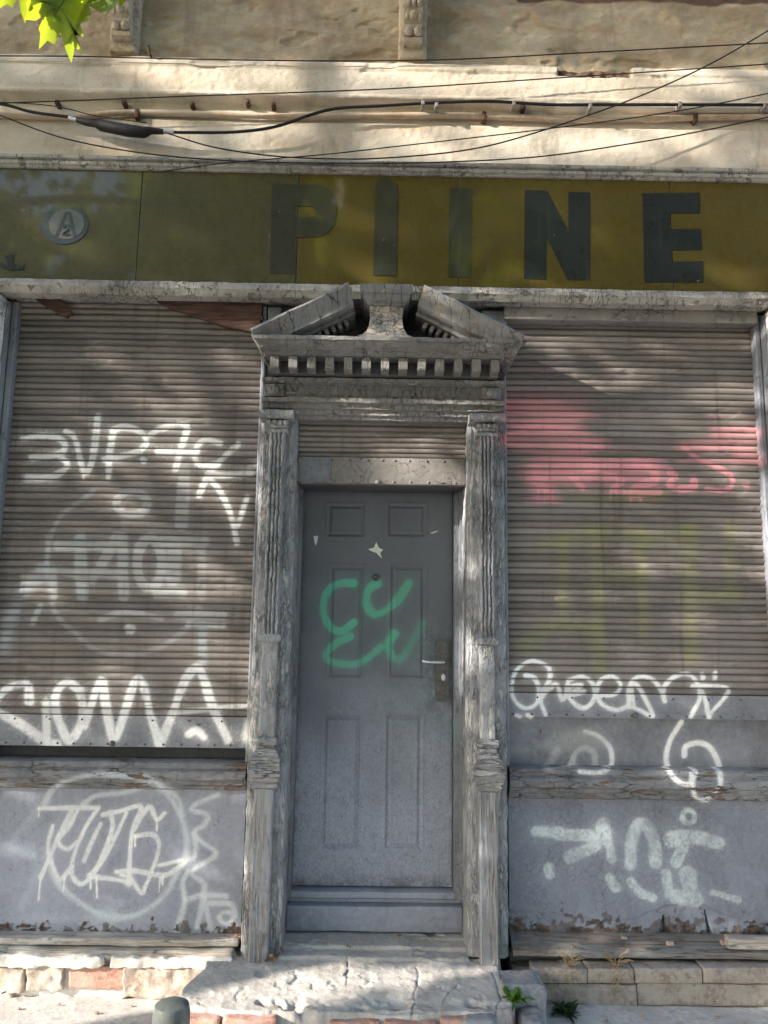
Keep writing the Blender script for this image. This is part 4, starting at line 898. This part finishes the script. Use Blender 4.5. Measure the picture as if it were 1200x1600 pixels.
cable('thin black cable sagging from the splice, then climbing steeply to the top right corner', [(258, 207), (330, 229), (420, 243), (510, 248), (600, 247), (725, 235), (825, 211), (975, 160), (1100, 105), (1200, 48), (1240, 22)], .0045, -.17)
cable('thin black cable crossing from the sign top at the left up to the right edge', [(240, 270, -.15), (350, 255), (500, 242), (600, 231), (850, 202), (1050, 175), (1200, 146), (1260, 135)], .0036, -.20)
cable('thin black cable in a long low sag just above the sign moulding', [(-40, 165), (0, 180), (100, 216), (230, 240), (380, 252), (560, 255), (700, 253), (850, 244), (1000, 222), (1100, 204), (1200, 183), (1260, 170)], .0042, -.16)
cable('thin black cable close below the thick cable at the left end', [(-40, 158), (60, 163), (110, 171), (150, 181), (230, 192)], .0032, -.10)
sp = MB(); A = [at(u, v, -.075) for u, v in ((120, 187), (135, 191), (150, 193), (158, 196), (200, 204), (225, 207), (236, 204), (256, 206))]
sp.tube(A, [.014, .020, .022, .031, .033, .030, .020, .014], 12); sp.build('cable_splice', M_black, TC)
for uv in ((108, 184, 122, 188), (256, 205, 272, 206)):
    s_ = MB(); s_.tube([at(uv[0], uv[1], -.075), at(uv[2], uv[3], -.075)], .0125, 10); s_.build('metal_sleeve', M_alu, TC)
for u, v in ((661, 161), (682, 165), (803, 162), (922, 167), (1062, 164), (1195, 166)):
    p = at(u, v, -.07); s_ = MB(); s_.rbox(p[0]-.010, p[0]+.010, -.083, -.02, p[2]-.015, p[2]+.013, .004, None, .002); s_.build('clip', M_clip, TC)
p = MB(); P = [at(u, v, -.012) for u, v in cr([(-60, 177), (40, 182), (110, 184), (140, 181), (200, 176), (300, 178), (450, 182), (600, 180), (760, 182), (860, 186), (980, 186), (1100, 184), (1270, 181)], 5)]
P = [P[0]+np.array([-2.2, 0, 0])]+P+[P[-1]+np.array([2.2, 0, 0])]; p.tube(P, .016, 10); PP = p.build('pipe', M_pipe); tag(PP, 'plaster coloured pipe running level under the thick black cable', 'pipe')
for u, v in ((215, 179), (756, 183), (1085, 185)):
    q = at(u, v, -.012); s_ = MB(); s_.rbox(q[0]-.012, q[0]+.012, -.033, .01, q[2]-.03, q[2]+.022, .005, None, .003); s_.build('pipe_bracket', M_hole, PP)
q = at(238, 90, -.02); s_ = MB(); s_.tube([(q[0]-.002, .02, q[2]-.02), (q[0], -.07, q[2]-.012), (q[0]-.006, -.085, q[2]+.022)], .007, 8); o = s_.build('iron_hook', M_hole); tag(o, 'bent rusty iron hook holding the highest cable', 'hook')

# ================================================================== step, pavement, things on the ground
def terrain(xs, ys, zf, mat, name, attrs=None, parent=None):
    X, Y = np.meshgrid(xs, ys); Z = zf(X, Y)+0*X; nx, ny = len(xs), len(ys)
    I = np.arange(nx*ny).reshape(ny, nx)
    f = np.column_stack([I[:-1, :-1].ravel(), I[:-1, 1:].ravel(), I[1:, 1:].ravel(), I[1:, :-1].ravel()]).tolist()
    me = mesh(np.column_stack([X.ravel(), Y.ravel(), Z.ravel()]), f)
    for k, fn in (attrs or {}).items(): set_float(me, k, (fn(X, Y)+0*X).ravel())
    return link(name, me, mat, parent)
GZ = .055
def crackd(X, Y):
    """distance to the cracks in the slab"""
    P = px(np.stack([X, Y, 0*X+.24], -1)); e = 9*fbm(X*14, Y*14, 0*X, 4)
    d = np.full(X.shape, 99.)
    for pl_ in ([(545, 1496), (542, 1530)], [(648, 1503), (655, 1530), (640, 1562)], [(690, 1548), (712, 1525)], [(772, 1516), (784, 1545), (777, 1562), (735, 1578)]):
        dd, _ = segdist(P[0]+e, P[1]+e, np.array(pl_, float)); d = np.minimum(d, dd)
    return d
def step_z(X, Y):
    fy = -.50+.035*fbm(X*5, 0*X, 0*X+2, 4)+.06*sstep(.45, .62, X)+.03*sstep(-.55, -.8, X)
    fx0 = -.77+.05*fbm(Y*6, 0*X, 0*X, 4); fx1 = .60+.03*fbm(Y*8, 0*X, 0*X+5, 4)
    m = sstep(fy-.005, fy+.003, Y)*sstep(fx0-.02, fx0+.01, X)*sstep(fx1+.02, fx1-.02, X)
    z = .225+.012*sstep(-.10, -.07, Y)*(X > -.42)*(X < .46)+.014*sstep(-.0, .02, Y)*(X > -.42)*(X < .46)-.03*sstep(-.15, -.5, Y)
    z = z+.006*fbm(X*4, Y*5, 0*X, 4)+.004*fbm(X*30, Y*30, 0*X, 4)-.006*sstep(.10, .12, fbm(X*3+1, Y*7, 0*X+3, 5))-.004*sstep(.24, .30, fbm(X*13, Y*13, 0*X+1, 4))*sstep(-.14, -.26, Y+.2*X)-.005*np.exp(-(crackd(X, Y)/1.2)**2)
    z -= .05*sstep(.16, .4, fbm(X*7+3, Y*7, 0*X+8, 4))*sstep(-.36, -.48, Y)
    return GZ-.03+(z-GZ+.03)*m
D = terrain(np.arange(-1.0, .72, .005), np.arange(-.62, .20, .005), step_z, M_step, 'doorstep',
            {'crack': lambda X, Y: np.exp(-(crackd(X, Y)/1.0)**2)*.75*sstep(-.25, .1, fbm(X*9, Y*9, 0*X+4, 3)), 'brick': lambda X, Y: .8*sstep(.15, .135, step_z(X, Y)+.02*fbm(X*20, Y*20, 0*X, 3))*(Y > -.50)})
for i_, (xa, xb) in enumerate(((-.80, -.60), (-.585, -.37), (-.16, .04), (.06, .27), (.285, .47))):
    q = MB(); q.rbox(xa, xb, -.536-.012*(i_ % 2), -.42, .05, .176+.008*sin(i_*2.), .008, .018, .008, 20); q.build('brick', M_brick, D)
tag(D, 'cracked pale concrete doorstep with broken front edge in front of the grey door', 'step')
for i, (u0, v0, y, rx, ry, rz, lab) in enumerate(((748, 1585, -.50, .072, .08, .07, 'grey rounded kerb stone left of the green weed at the corner of the doorstep'), (832, 1588, -.44, .055, .09, .08, 'grey worn stone right of the green weed at the corner of the doorstep'), (812, 1528, -.24, .10, .10, .045, 'broad grey stone behind the green weed, touching the right pilaster foot'))):
    p = at(u0, v0, y); m = MB(); m.rbox(p[0]-rx, p[0]+rx, y-ry, y+ry, GZ-.02, p[2]+.0, .028, .02, .012, 14); o = m.build('kerb_stone', M_cobble, None, ang=None); tag(o, lab, 'stone', 'stones at the doorstep corner')
gnd = terrain(np.arange(-3.2, 3.21, .02), np.arange(-2.6, .1, .02), lambda X, Y: GZ+.006*fbm(X*3, Y*3, 0*X, 4)+.003*fbm(X*20, Y*20, 0*X, 4), M_concrete, 'pavement'); tag(gnd, kind='structure')
g2 = MB(); g2.add([(-60, -3.4, .03), (60, -3.4, .03), (60, .2, .03), (-60, .2, .03)], [(0, 1, 2, 3)]); tag(g2.build('pavement_base', M_concrete, None, outward=False), kind='structure')
g3 = MB(); g3.rbox(-60, 60, -3.55, -3.4, -.2, .05, .01, None, 0); tag(g3.build('kerb', M_cobble), kind='structure')
g4 = MB(); g4.add([(-400, -400, -.1), (400, -400, -.1), (400, 40, -.1), (-400, 40, -.1)], [(0, 1, 2, 3)]); tag(g4.build('road', M_asph, None, outward=False), kind='structure')

# bollard at the kerb, only its cap in view
yb = -2.15; p = at(269, 1566, yb); bo = empty('bollard', (p[0], yb, .05), 'round grey green metal post with flat cap at the lower left edge of the picture', 'bollard')
m = MB(); n = 28
def circ(r, z): return [(p[0]+r*cos(2*pi*k/n), yb+r*sin(2*pi*k/n), z) for k in range(n)]
R0 = .037; zt = p[2]
m.loft([circ(R0*.96, .04), circ(R0*.96, zt-.075)]); m.build('post', M_bollard, bo, ang=30)
m = MB(); m.loft([circ(R0, zt-.074), circ(R0*1.03, zt-.068), circ(R0*1.03, zt-.02), circ(R0*.93, zt-.004), circ(R0*.6, zt+.002), circ(R0*.1, zt+.004)]); m.build('cap', M_bollard, bo, ang=50)
m = MB(); m.loft([circ(R0*1.06, zt-.062), circ(R0*1.06, zt-.054)]); m.build('band', M_alu, bo, ang=30)

def blade(m, base, d, L, w, bend, k=4):
    d = Vector(d).normalized(); side = d.cross(Vector((0, 0, 1))); side = side.normalized() if side.length > .05 else Vector((1, 0, 0)); pts = []
    for i in range(k+1):
        t = i/k; c = Vector(base)+d*L*t+Vector((d.x*.5, d.y*.5, -1))*bend*t*t; ww = w*(sin(pi*min(.98, .12+.88*t))**.8)
        pts.append((c-side*ww/2+Vector((0, 0, ww*.2)), c+Vector((0, 0, 0)), c+side*ww/2+Vector((0, 0, ww*.2))))
    n0 = 0; V = [q for r in pts for q in r]; f = []
    for i in range(k): f += [(3*i, 3*i+1, 3*i+4, 3*i+3), (3*i+1, 3*i+2, 3*i+5, 3*i+4)]
    m.add(V, f)
def plant(nm, base, label, cat, mat, n, L, w, seed, spread=.75, stem=None, group=None):
    r = random.Random(seed); o = empty(nm, base, label, cat, group); m = MB()
    for i in range(n):
        a = r.uniform(0, 2*pi); e = r.uniform(.25, 1.2)
        blade(m, (base[0]+r.gauss(0, .012), base[1]+r.gauss(0, .012), base[2]), (cos(a)*cos(e)*spread, sin(a)*cos(e)*spread, sin(e)), L*r.uniform(.55, 1.1), w*r.uniform(.7, 1.2), L*r.uniform(.1, .45))
    m.build('leaves', mat, o, outward=False)
    if stem:
        s_ = MB()
        for i in range(3): a = r.uniform(0, 6.3); s_.tube([base, (base[0]+.03*cos(a), base[1]+.03*sin(a), base[2]+L*.5)], .0016, 5)
        s_.build('stem', stem, o)
wz = at(800, 1562, -.36)
plant('weed', (wz[0], -.36, wz[2]-.005), 'bright green leafy weed growing from the crack at the doorstep corner', 'plant', M_weed, 70, .078, .022, 3, stem=M_weed)
wz = at(884, 1590, -.19); plant('weed', (wz[0], -.19, GZ+.005), 'dark low weed on the pavement beside the right plinth', 'plant', M_weeddk, 60, .075, .022, 5, spread=1.1)
def straw(u, v, y, label, seed, hang=False):
    r = random.Random(seed); b = at(u, v, y); o = empty('dry_grass', b, label, 'dry grass', 'dry grass tufts on the right plinth'); m = MB()
    for i in range(26):
        a = r.uniform(0, 6.3); d = Vector((cos(a)*.5, sin(a)*.3-.2, r.uniform(.4, 1))).normalized(); L = r.uniform(.05, .12)
        m.tube(cr([b, Vector(b)+d*L*.6, Vector(b)+d*L+Vector((r.gauss(0, .01), -.01, -.012))], 3), .0017, 4)
    for i in range(4):
        m.tube(cr([b, Vector(b)+Vector((r.gauss(0, .012), -.02, -.02)), Vector(b)+Vector((r.gauss(0, .015), -.03, -r.uniform(.06, .12)))], 3), .0015, 4)
    m.build('stalks', M_dry, o)
straw(890, 1512, -.105, 'thin tuft of dry straw on the right plinth, nearer the doorstep', 2); straw(962, 1512, -.105, 'bushier tuft of dry straw on the right plinth, farther from the doorstep', 8)
# small litter
def dleaf(u, v, y, z, s, rot, label):
    p = at(u, v, y); o_ = MB(); k = 7; V = [(0, 0, 0)]+[(s*(.55+.45*(i % 2))*cos(2*pi*i/12), s*(.4+.35*(i % 2))*sin(2*pi*i/12), .35*s*sin(i*1.9)) for i in range(12)]
    o_.add(V, [(0, 1+i, 1+(i+1) % 12) for i in range(12)]); o = o_.build('dead_leaf', M_litter, None, loc=(p[0], y, z), outward=False); o.rotation_euler = rot; tag(o, label, 'leaf', 'dead leaves on the step and sills')
dleaf(428, 1486, -.13, .250, .028, (.5, .3, .2), 'curled brown leaf at the foot of the left pilaster beside the step')
dleaf(418, 1494, -.15, .246, .022, (-.4, .2, 1.2), 'small brown leaf lying lowest at the left pilaster foot')
dleaf(440, 1476, -.08, .262, .02, (.8, -.3, 2.), 'brown leaf tucked against the left end of the kick board')
dleaf(624, 1464, .10, .268, .016, (.4, .2, .4), 'tiny orange brown leaf in the middle under the kick board')
dleaf(545, 1484, -.03, .262, .018, (.3, .5, .9), 'dark curled leaf on the ledge left of the middle of the step')
dleaf(372, 1452, -.02, .298, .02, (.6, .1, .3), 'brown leaf on the pale sill board against the left pilaster')
dleaf(352, 1456, -.02, .298, .016, (.3, .6, 1.5), 'smaller brown leaf on the pale sill board left of the other leaf')
def pebble(u, v, y, z, s, label, mat=M_pebble):
    p = at(u, v, y); m = MB(); m.rbox(p[0]-s, p[0]+s, y-s*.7, y+s*.7, z-s*.1, z+s*.9, s*.35, s*.5, s*.35, 40); tag(m.build('brick_crumb', mat), label, 'rubble', 'crumbs below the shopfront')
pebble(1047, 1474, -.03, .285, .018, 'pinkish brick crumb on the dark sill left of the pale slat'); pebble(975, 1465, -.0, .298, .014, 'pale crumb on the dark sill under the middle of the flaking panel'); pebble(1132, 1473, -.02, .288, .02, 'reddish brick crumb touching the end of the pale slat'); pebble(978, 1512, -.08, .205, .014, 'brown crumb beside the bushier straw tuft')
for u, v, sz_ in ((905, 1584, .008), (948, 1592, .006), (1003, 1588, .009), (1064, 1594, .007), (1120, 1586, .01), (1160, 1593, .007), (1035, 1580, .005), (982, 1577, .006)):
    y_ = float(CAM[1]+(CAM[2]-GZ)/np.tan(np.arctan((v-800)/F)-PITCH)); pebble(u, v, y_, GZ+.003, sz_, 'tiny plaster crumb on the shaded pavement below the right plinth')
for u, v, sz_ in ((28, 1584, .008), (92, 1577, .006), (150, 1590, .009), (205, 1578, .007), (312, 1584, .008)):
    y_ = float(CAM[1]+(CAM[2]-GZ)/np.tan(np.arctan((v-800)/F)-PITCH)); pebble(u, v, y_, GZ+.003, sz_, 'tiny plaster crumb on the sunlit pavement below the left plinth')
a, b = at(1134, 1481, -.04), at(1260, 1463, -.04); m = MB(); m.rbox(a[0], b[0], -.075, -.02, a[2]+.004, b[2], .004, .03, .004, 12); tag(m.build('pale_slat', M_beam), 'short pale wooden slat lying on the dark sill at the right edge', 'slat')

# ================================================================== the street tree whose shade falls on the front
def lightmask(X, Z):
    """how much sun reaches this spot of the front (0 shade, 1 sun)"""
    U, V = px(np.stack([X, 0*X, Z], -1)); T = np.full(X.shape, .10)
    def g(u, v, su, sv, t, T): w = np.exp(-((U-u)/su)**2-((V-v)/sv)**2); return T*(1-w)+t*w
    T = np.where(V < 96, .05, T); T = g(950, 45, 330, 40, .16, T)
    T = g(430, 132, 600, 34, .93, T); T = g(1000, 135, 340, 32, .86, T); T = g(930, 165, 150, 14, 1., T)
    T = g(890, 215, 360, 34, 1., T); T = g(250, 222, 380, 34, .74, T); T = g(1190, 215, 34, 28, .08, T)
    T = np.where((V > 262) & (V < 462), .04, T)
    T = g(360, 560, 90, 90, .35, T); T = g(260, 740, 190, 210, .52, T); T = g(340, 900, 110, 220, .68, T); T = g(60, 760, 70, 200, .25, T); T = g(120, 1060, 150, 90, .35, T)
    T = g(1010, 590, 150, 60, .66, T); T = g(890, 690, 66, 60, .95, T); T = g(1120, 640, 70, 150, .48, T); T = g(990, 700, 35, 60, .06, T); T = g(1010, 830, 150, 60, .35, T)
    T = g(640, 690, 110, 36, .6, T); T = g(870, 375, 120, 13, .6, T); T = g(650, 380, 80, 11, .45, T)
    T = g(740, 900, 60, 250, .75, T); T = g(440, 800, 40, 220, .65, T); T = g(800, 560, 90, 50, .35, T); T = g(620, 560, 140, 40, .3, T)
    T = g(220, 1320, 260, 110, .08, T); T = g(1000, 1320, 260, 130, .04, T); T = g(430, 1440, 60, 80, .7, T)
    lit = sstep(1492, 1512, V+8*fbm(X*7, 0*X, Z*3, 3))*sstep(1540, 1430, V)+sstep(1500, 1530, V)
    lit = np.clip(lit, 0, 1)*sstep(40, -40, U-(430+np.clip(V-1505, 0, 30)*15)-30*fbm(X*5, 0*X, Z*5+3, 3))
    T = g(645, 930, 95, 250, 1., T)
    bx = sstep(590, 615, U)*sstep(730, 700, U)*sstep(800, 830, V)*sstep(1190, 1120, V); T = T*(1-bx)+bx
    T = T*(1-lit)+1.*lit; T = g(75, 1500, 60, 14, .3, T)
    return T
def maple(s, r):
    """outline of a five lobed maple leaf, stalk at the origin, tip along +x"""
    base = [(-.02, 0), (.10, -.16), (-.08, -.34), (.12, -.33), (.20, -.50), (.33, -.34), (.42, -.52), (.52, -.33), (.60, -.60), (.66, -.42), (.86, -.46), (.76, -.30), (.60, -.14), (.80, -.17), (.82, -.08), (1.0, 0)]
    pts = base+[(x, -y) for x, y in base[::-1][1:-1]]
    return [((x-.35)*s, y*s*.95) for x, y in pts]
def add_leaf(m, c, nrm, tip, s, r):
    n = Vector(nrm).normalized(); t = Vector(tip); t = (t-n*t.dot(n)).normalized(); b = n.cross(t)
    fold = r.uniform(.05, .3)
    m.add([Vector(c)+t*x+b*y+n*(-abs(y)*fold-.25*x*x/s*fold) for x, y in maple(s, r)], [tuple(range(30))])
r = random.Random(21); LM = MB(); LM2 = MB(); cnt = 0
TX, TY = -6.6, -2.85
target_leaf = at(100, 30, -1.75)
N_TRY = 26000; xs = rng.uniform(-3.2, 3.3, N_TRY); zs = rng.uniform(-.75, 6.4, N_TRY)
T0 = lightmask(xs, zs); T = T0*(1+.9*fbm(xs*2.4, 0*xs, zs*3.2, 3)*np.clip(1.15-T0, 0, 1)); T = np.clip(np.where(T > .86, 1., T), .02, 1.)
s_mean = .125; area = .42*s_mean**2*1.37
dens = -np.log(T)/area; pacc = dens*(6.5*7.15)/N_TRY
tmin, tmax = 5.6, 9.6
for i in range(N_TRY):
    k = int(pacc[i])+(r.random() < pacc[i]-int(pacc[i]))
    for _ in range(k):
        far_ = zs[i] > 3.45 or (zs[i] > 1.25 and r.random() < (.6 if xs[i] < .3 else .15)); t = r.uniform(11.5, 16.) if far_ else r.uniform(tmin, tmax); c = np.array([xs[i], 0, zs[i]])-SUN*t
        if c[2] < 1.5: continue
        d = c-CAM; q = d @ RM
        if q[2] < 0:
            u = 600+F*q[0]/-q[2]; v = 800-F*q[1]/-q[2]
            if -160 < u < 1360 and -160 < v < 1760: continue
        w = c-target_leaf; w = w-SUN*(w @ SUN)
        if np.linalg.norm(w) < .5: continue
        n = Vector((r.gauss(0, .6), r.gauss(0, .6), r.gauss(.5, .5)))
        add_leaf(LM2 if far_ else LM, c, n, (r.gauss(0, 1), r.gauss(0, 1), -1.), s_mean*r.uniform(.75, 1.25), r); cnt += 1
print('leaves', cnt)
TREE = empty('maple_tree', (TX, TY, .03), 'maple tree on the pavement whose lit green leaves hang into the top left corner', 'tree')
m = MB(); m.tube(cr([(TX, TY, 0), (TX+.04, TY, .9), (TX-.03, TY+.03, 2.0), (TX+.05, TY+.08, 3.2), (TX+.12, TY+.12, 4.6), (TX+.25, TY+.2, 6.4), (TX+.3, TY+.2, 8.2)], 4), list(np.linspace(.19, .04, 25)), 14); m.build('trunk', M_bark, TREE)
def limb(pts, r0, r1): q = cr(pts, 4); mm = MB(); mm.tube(q, list(np.linspace(r0, r1, len(q))), 8); mm.build('limb', M_bark, TREE)
limb([(TX, TY+.05, 2.6), (TX+.9, TY+.3, 3.5), (TX+2.0, TY+.6, 4.5), (TX+3.6, TY+.85, 5.0), (-1.35, -1.72, 4.75), tuple(at(70, -60, -1.75))], .085, .008)
limb([(TX, TY, 2.9), (TX-.9, TY-.5, 3.8), (TX-1.8, TY-.8, 5.2)], .07, .015); limb([(TX+.1, TY, 3.6), (TX+.8, TY+.7, 4.8), (TX+1.4, TY+1.2, 6.2)], .06, .012); limb([(TX+.1, TY, 4.2), (TX-.7, TY+.6, 5.2), (TX-1.2, TY+1.0, 6.6)], .06, .012); limb([(TX, TY, 3.2), (TX+.5, TY-.9, 4.2), (TX+.9, TY-1.6, 5.6)], .06, .012)
T2 = empty('maple_tree', (-12.6, -3.0, .03), 'unseen tall maple added farther along the pavement to dapple the upper wall with soft shade', 'tree'); tx, ty = -12.6, -3.0  # unseen second tree, added so its distant leaves cast softer dapples
m = MB(); m.tube(cr([(tx, ty, 0), (tx+.1, ty-.1, 2.), (tx, ty-.5, 4.5), (tx+.2, ty-1.2, 7.), (tx+.5, ty-1.9, 10.5)], 5), list(np.linspace(.26, .05, 21)), 14); m.build('trunk', M_bark, T2)
for a_ in ((1.6, .5, 7.6), (-1.7, -1.2, 8.2), (1.2, -2.8, 9.), (-1.2, .6, 10.2), (.4, -3.0, 7.4)):
    mm = MB(); q_ = cr([(tx+.1, ty-.6, 4.6+.3*a_[0]), (tx+.5*a_[0], ty-.8+.5*a_[1], .5*(4.8+a_[2])), (tx+a_[0], ty+a_[1], a_[2])], 5); mm.tube(q_, list(np.linspace(.10, .02, len(q_))), 8); mm.build('limb', M_bark, T2)
LM2.build('crown', M_leaf, T2, smooth=False, outward=False)
LM.build('crown', M_leaf, TREE, smooth=False, outward=False)
# the spray of leaves that hangs into the picture
def big_leaf(m, st, c, nrm, tip, s, r):
    n = Vector(nrm).normalized(); t = Vector(tip); t = (t-n*t.dot(n)).normalized(); b = n.cross(t); cu = r.uniform(.04, .16); P = maple(s, r); N_ = len(P)
    def pt(x, y): return Vector(c)+t*x+b*y+n*(-.14*abs(y)-cu*(x*x)/s+.05*s*sin(9*y/s+x/s*4))
    V = [pt(0, 0)]+[pt(x*.5, y*.5) for x, y in P]+[pt(x, y) for x, y in P]
    f = [(0, 1+i, 1+(i+1) % N_) for i in range(N_)]+[(1+i, 1+N_+i, 1+N_+(i+1) % N_, 1+(i+1) % N_) for i in range(N_)]
    m.add(V, f); q = pt(-.36*s, 0); st.tube(cr([pt(.1*s, 0)-n*.001, q, q-t*.05+Vector((0, 0, .03)), q-t*.06+Vector((.01, 0, .09))], 3), .0016, 5)
hb_ = MB(); tw_ = MB()
for u, v, y, sz_, tip, n in ((94, 10, -1.75, .225, (.12, 0, -1), (-.78, .25, .5)), (66, -18, -1.80, .16, (-.1, 0, -1), (-.75, .35, .5)), (134, 6, -1.70, .21, (.35, .1, -1), (-.45, -.75, .3)), (205, -26, -1.66, .21, (.05, .1, -1), (-.3, -.8, .3)),
                           (30, -32, -1.78, .17, (-.15, 0, -1), (-.7, .3, .6)), (80, 18, -1.62, .12, (-.05, .2, -1), (-.2, -.5, -.6)), (-8, -30, -1.7, .18, (-.4, 0, -.9), (-.2, -.7, .4)), (168, -30, -1.7, .17, (.2, 0, -1), (-.5, -.6, .4)), (120, -50, -1.75, .19, (.2, 0, -1), (.3, -.6, .5)), (60, -60, -1.75, .19, (-.2, 0, -1), (.3, -.6, .5))):
    big_leaf(hb_, tw_, at(u, v, y), n, tip, sz_, random.Random(int(u)+50))
tw_.build('leaf_stalks', M_weed, TREE); hb_.build('leaf_spray', M_leaf, TREE, ang=None, outward=False, label='sunlit maple leaves hanging in the top left corner')

# ================================================================== trees across the street, mirrored in the sign
def far_tree(x, y, h, seed, label, sx=2.1, nl=44):
    r = random.Random(seed); o = empty('street_tree', (x, y, -.1), label, 'tree', 'trees across the street')
    m = MB(); m.tube(cr([(x, y, -.1), (x+.1, y, 2.), (x-.1, y, 4.5), (x+.1, y, h*.75)], 4), list(np.linspace(.28, .07, 13)), 10); m.build('trunk', M_bark, o)
    c = MB(); lumps = [(max(-1.6*sx, min(1.6*sx, r.gauss(0, sx))), r.gauss(0, 1.2), h*(.32+.61*(q+.5)/nl), r.uniform(1.0, 1.6)) for q in range(nl)]
    for lx, ly, lz, R_ in lumps:
        for _ in range(150):
            d = Vector((r.gauss(0, 1), r.gauss(0, 1), r.gauss(0, 1))).normalized()*R_*r.uniform(.35, 1.05)
            q = Vector((x+lx, y+ly, lz))+d; n = Vector((r.gauss(0, .6), r.gauss(0, .6), r.gauss(.5, .5))).normalized(); t = n.orthogonal().normalized(); b = n.cross(t); w_ = r.uniform(.22, .42)
            c.add([q-t*w_, q-t*w_*.3-b*w_*.7, q+t*w_*.6-b*w_*.5, q+t*w_*1.1, q+t*w_*.4+b*w_*.7, q-t*w_*.5+b*w_*.5], [tuple(range(6))])
    c.build('crown', M_leaf, o, smooth=False, outward=False)
far_tree(-.4, -10.5, 15.0, 1, 'tall leafy tree across the street, mirrored left of the middle of the sign'); far_tree(3.2, -11.5, 15.5, 2, 'tall leafy tree across the street, mirrored in the middle of the sign'); far_tree(7.4, -11., 15., 3, 'tall leafy tree across the street, mirrored at the right of the sign')
far_tree(-8.2, -14., 12., 4, 'lower leafy tree across the street, mirrored at the left end of the sign', 1.1, 18)

# ================================================================== light, sky, camera
w = bpy.data.worlds.new('World'); S.world = w; w.use_nodes = True; nt = w.node_tree
sky = nt.nodes.new('ShaderNodeTexSky'); sky.sky_type = 'NISHITA'; sky.sun_disc = False
EL = math.asin(-SUN[2]); sky.sun_elevation = EL; sky.sun_rotation = math.atan2(-SUN[0], -SUN[1]); sky.dust_density = 1.; sky.ozone_density = 1.
bg = nt.nodes['Background']; nt.links.new(sky.outputs[0], bg.inputs[0]); bg.inputs[1].default_value = .15
L = bpy.data.lights.new('Sun', 'SUN'); L.energy = 4.6; L.angle = radians(.53); L.color = (1., .915, .80)
lo_ = bpy.data.objects.new('Sun', L); COL.objects.link(lo_); lo_.rotation_euler = Vector(SUN).to_track_quat('-Z', 'Y').to_euler(); lo_.location = (-20, -10, 12)
cd = bpy.data.cameras.new('Camera'); cam = bpy.data.objects.new('Camera', cd); COL.objects.link(cam); S.camera = cam
cd.sensor_fit = 'VERTICAL'; cd.sensor_height = 24; cd.lens = F/1600*24; cd.clip_end = 1000; cd.clip_start = .05
M4 = Matrix.Identity(4)
for i in range(3):
    for j in range(3): M4[i][j] = RM[i][j]
M4.translation = Vector(CAM); cam.matrix_world = M4
S.render.engine = 'CYCLES'; S.render.resolution_x = 768; S.render.resolution_y = 1024
S.view_settings.view_transform = 'Standard'; S.view_settings.look = 'None'; S.view_settings.gamma = 1; S.view_settings.exposure = 1.5
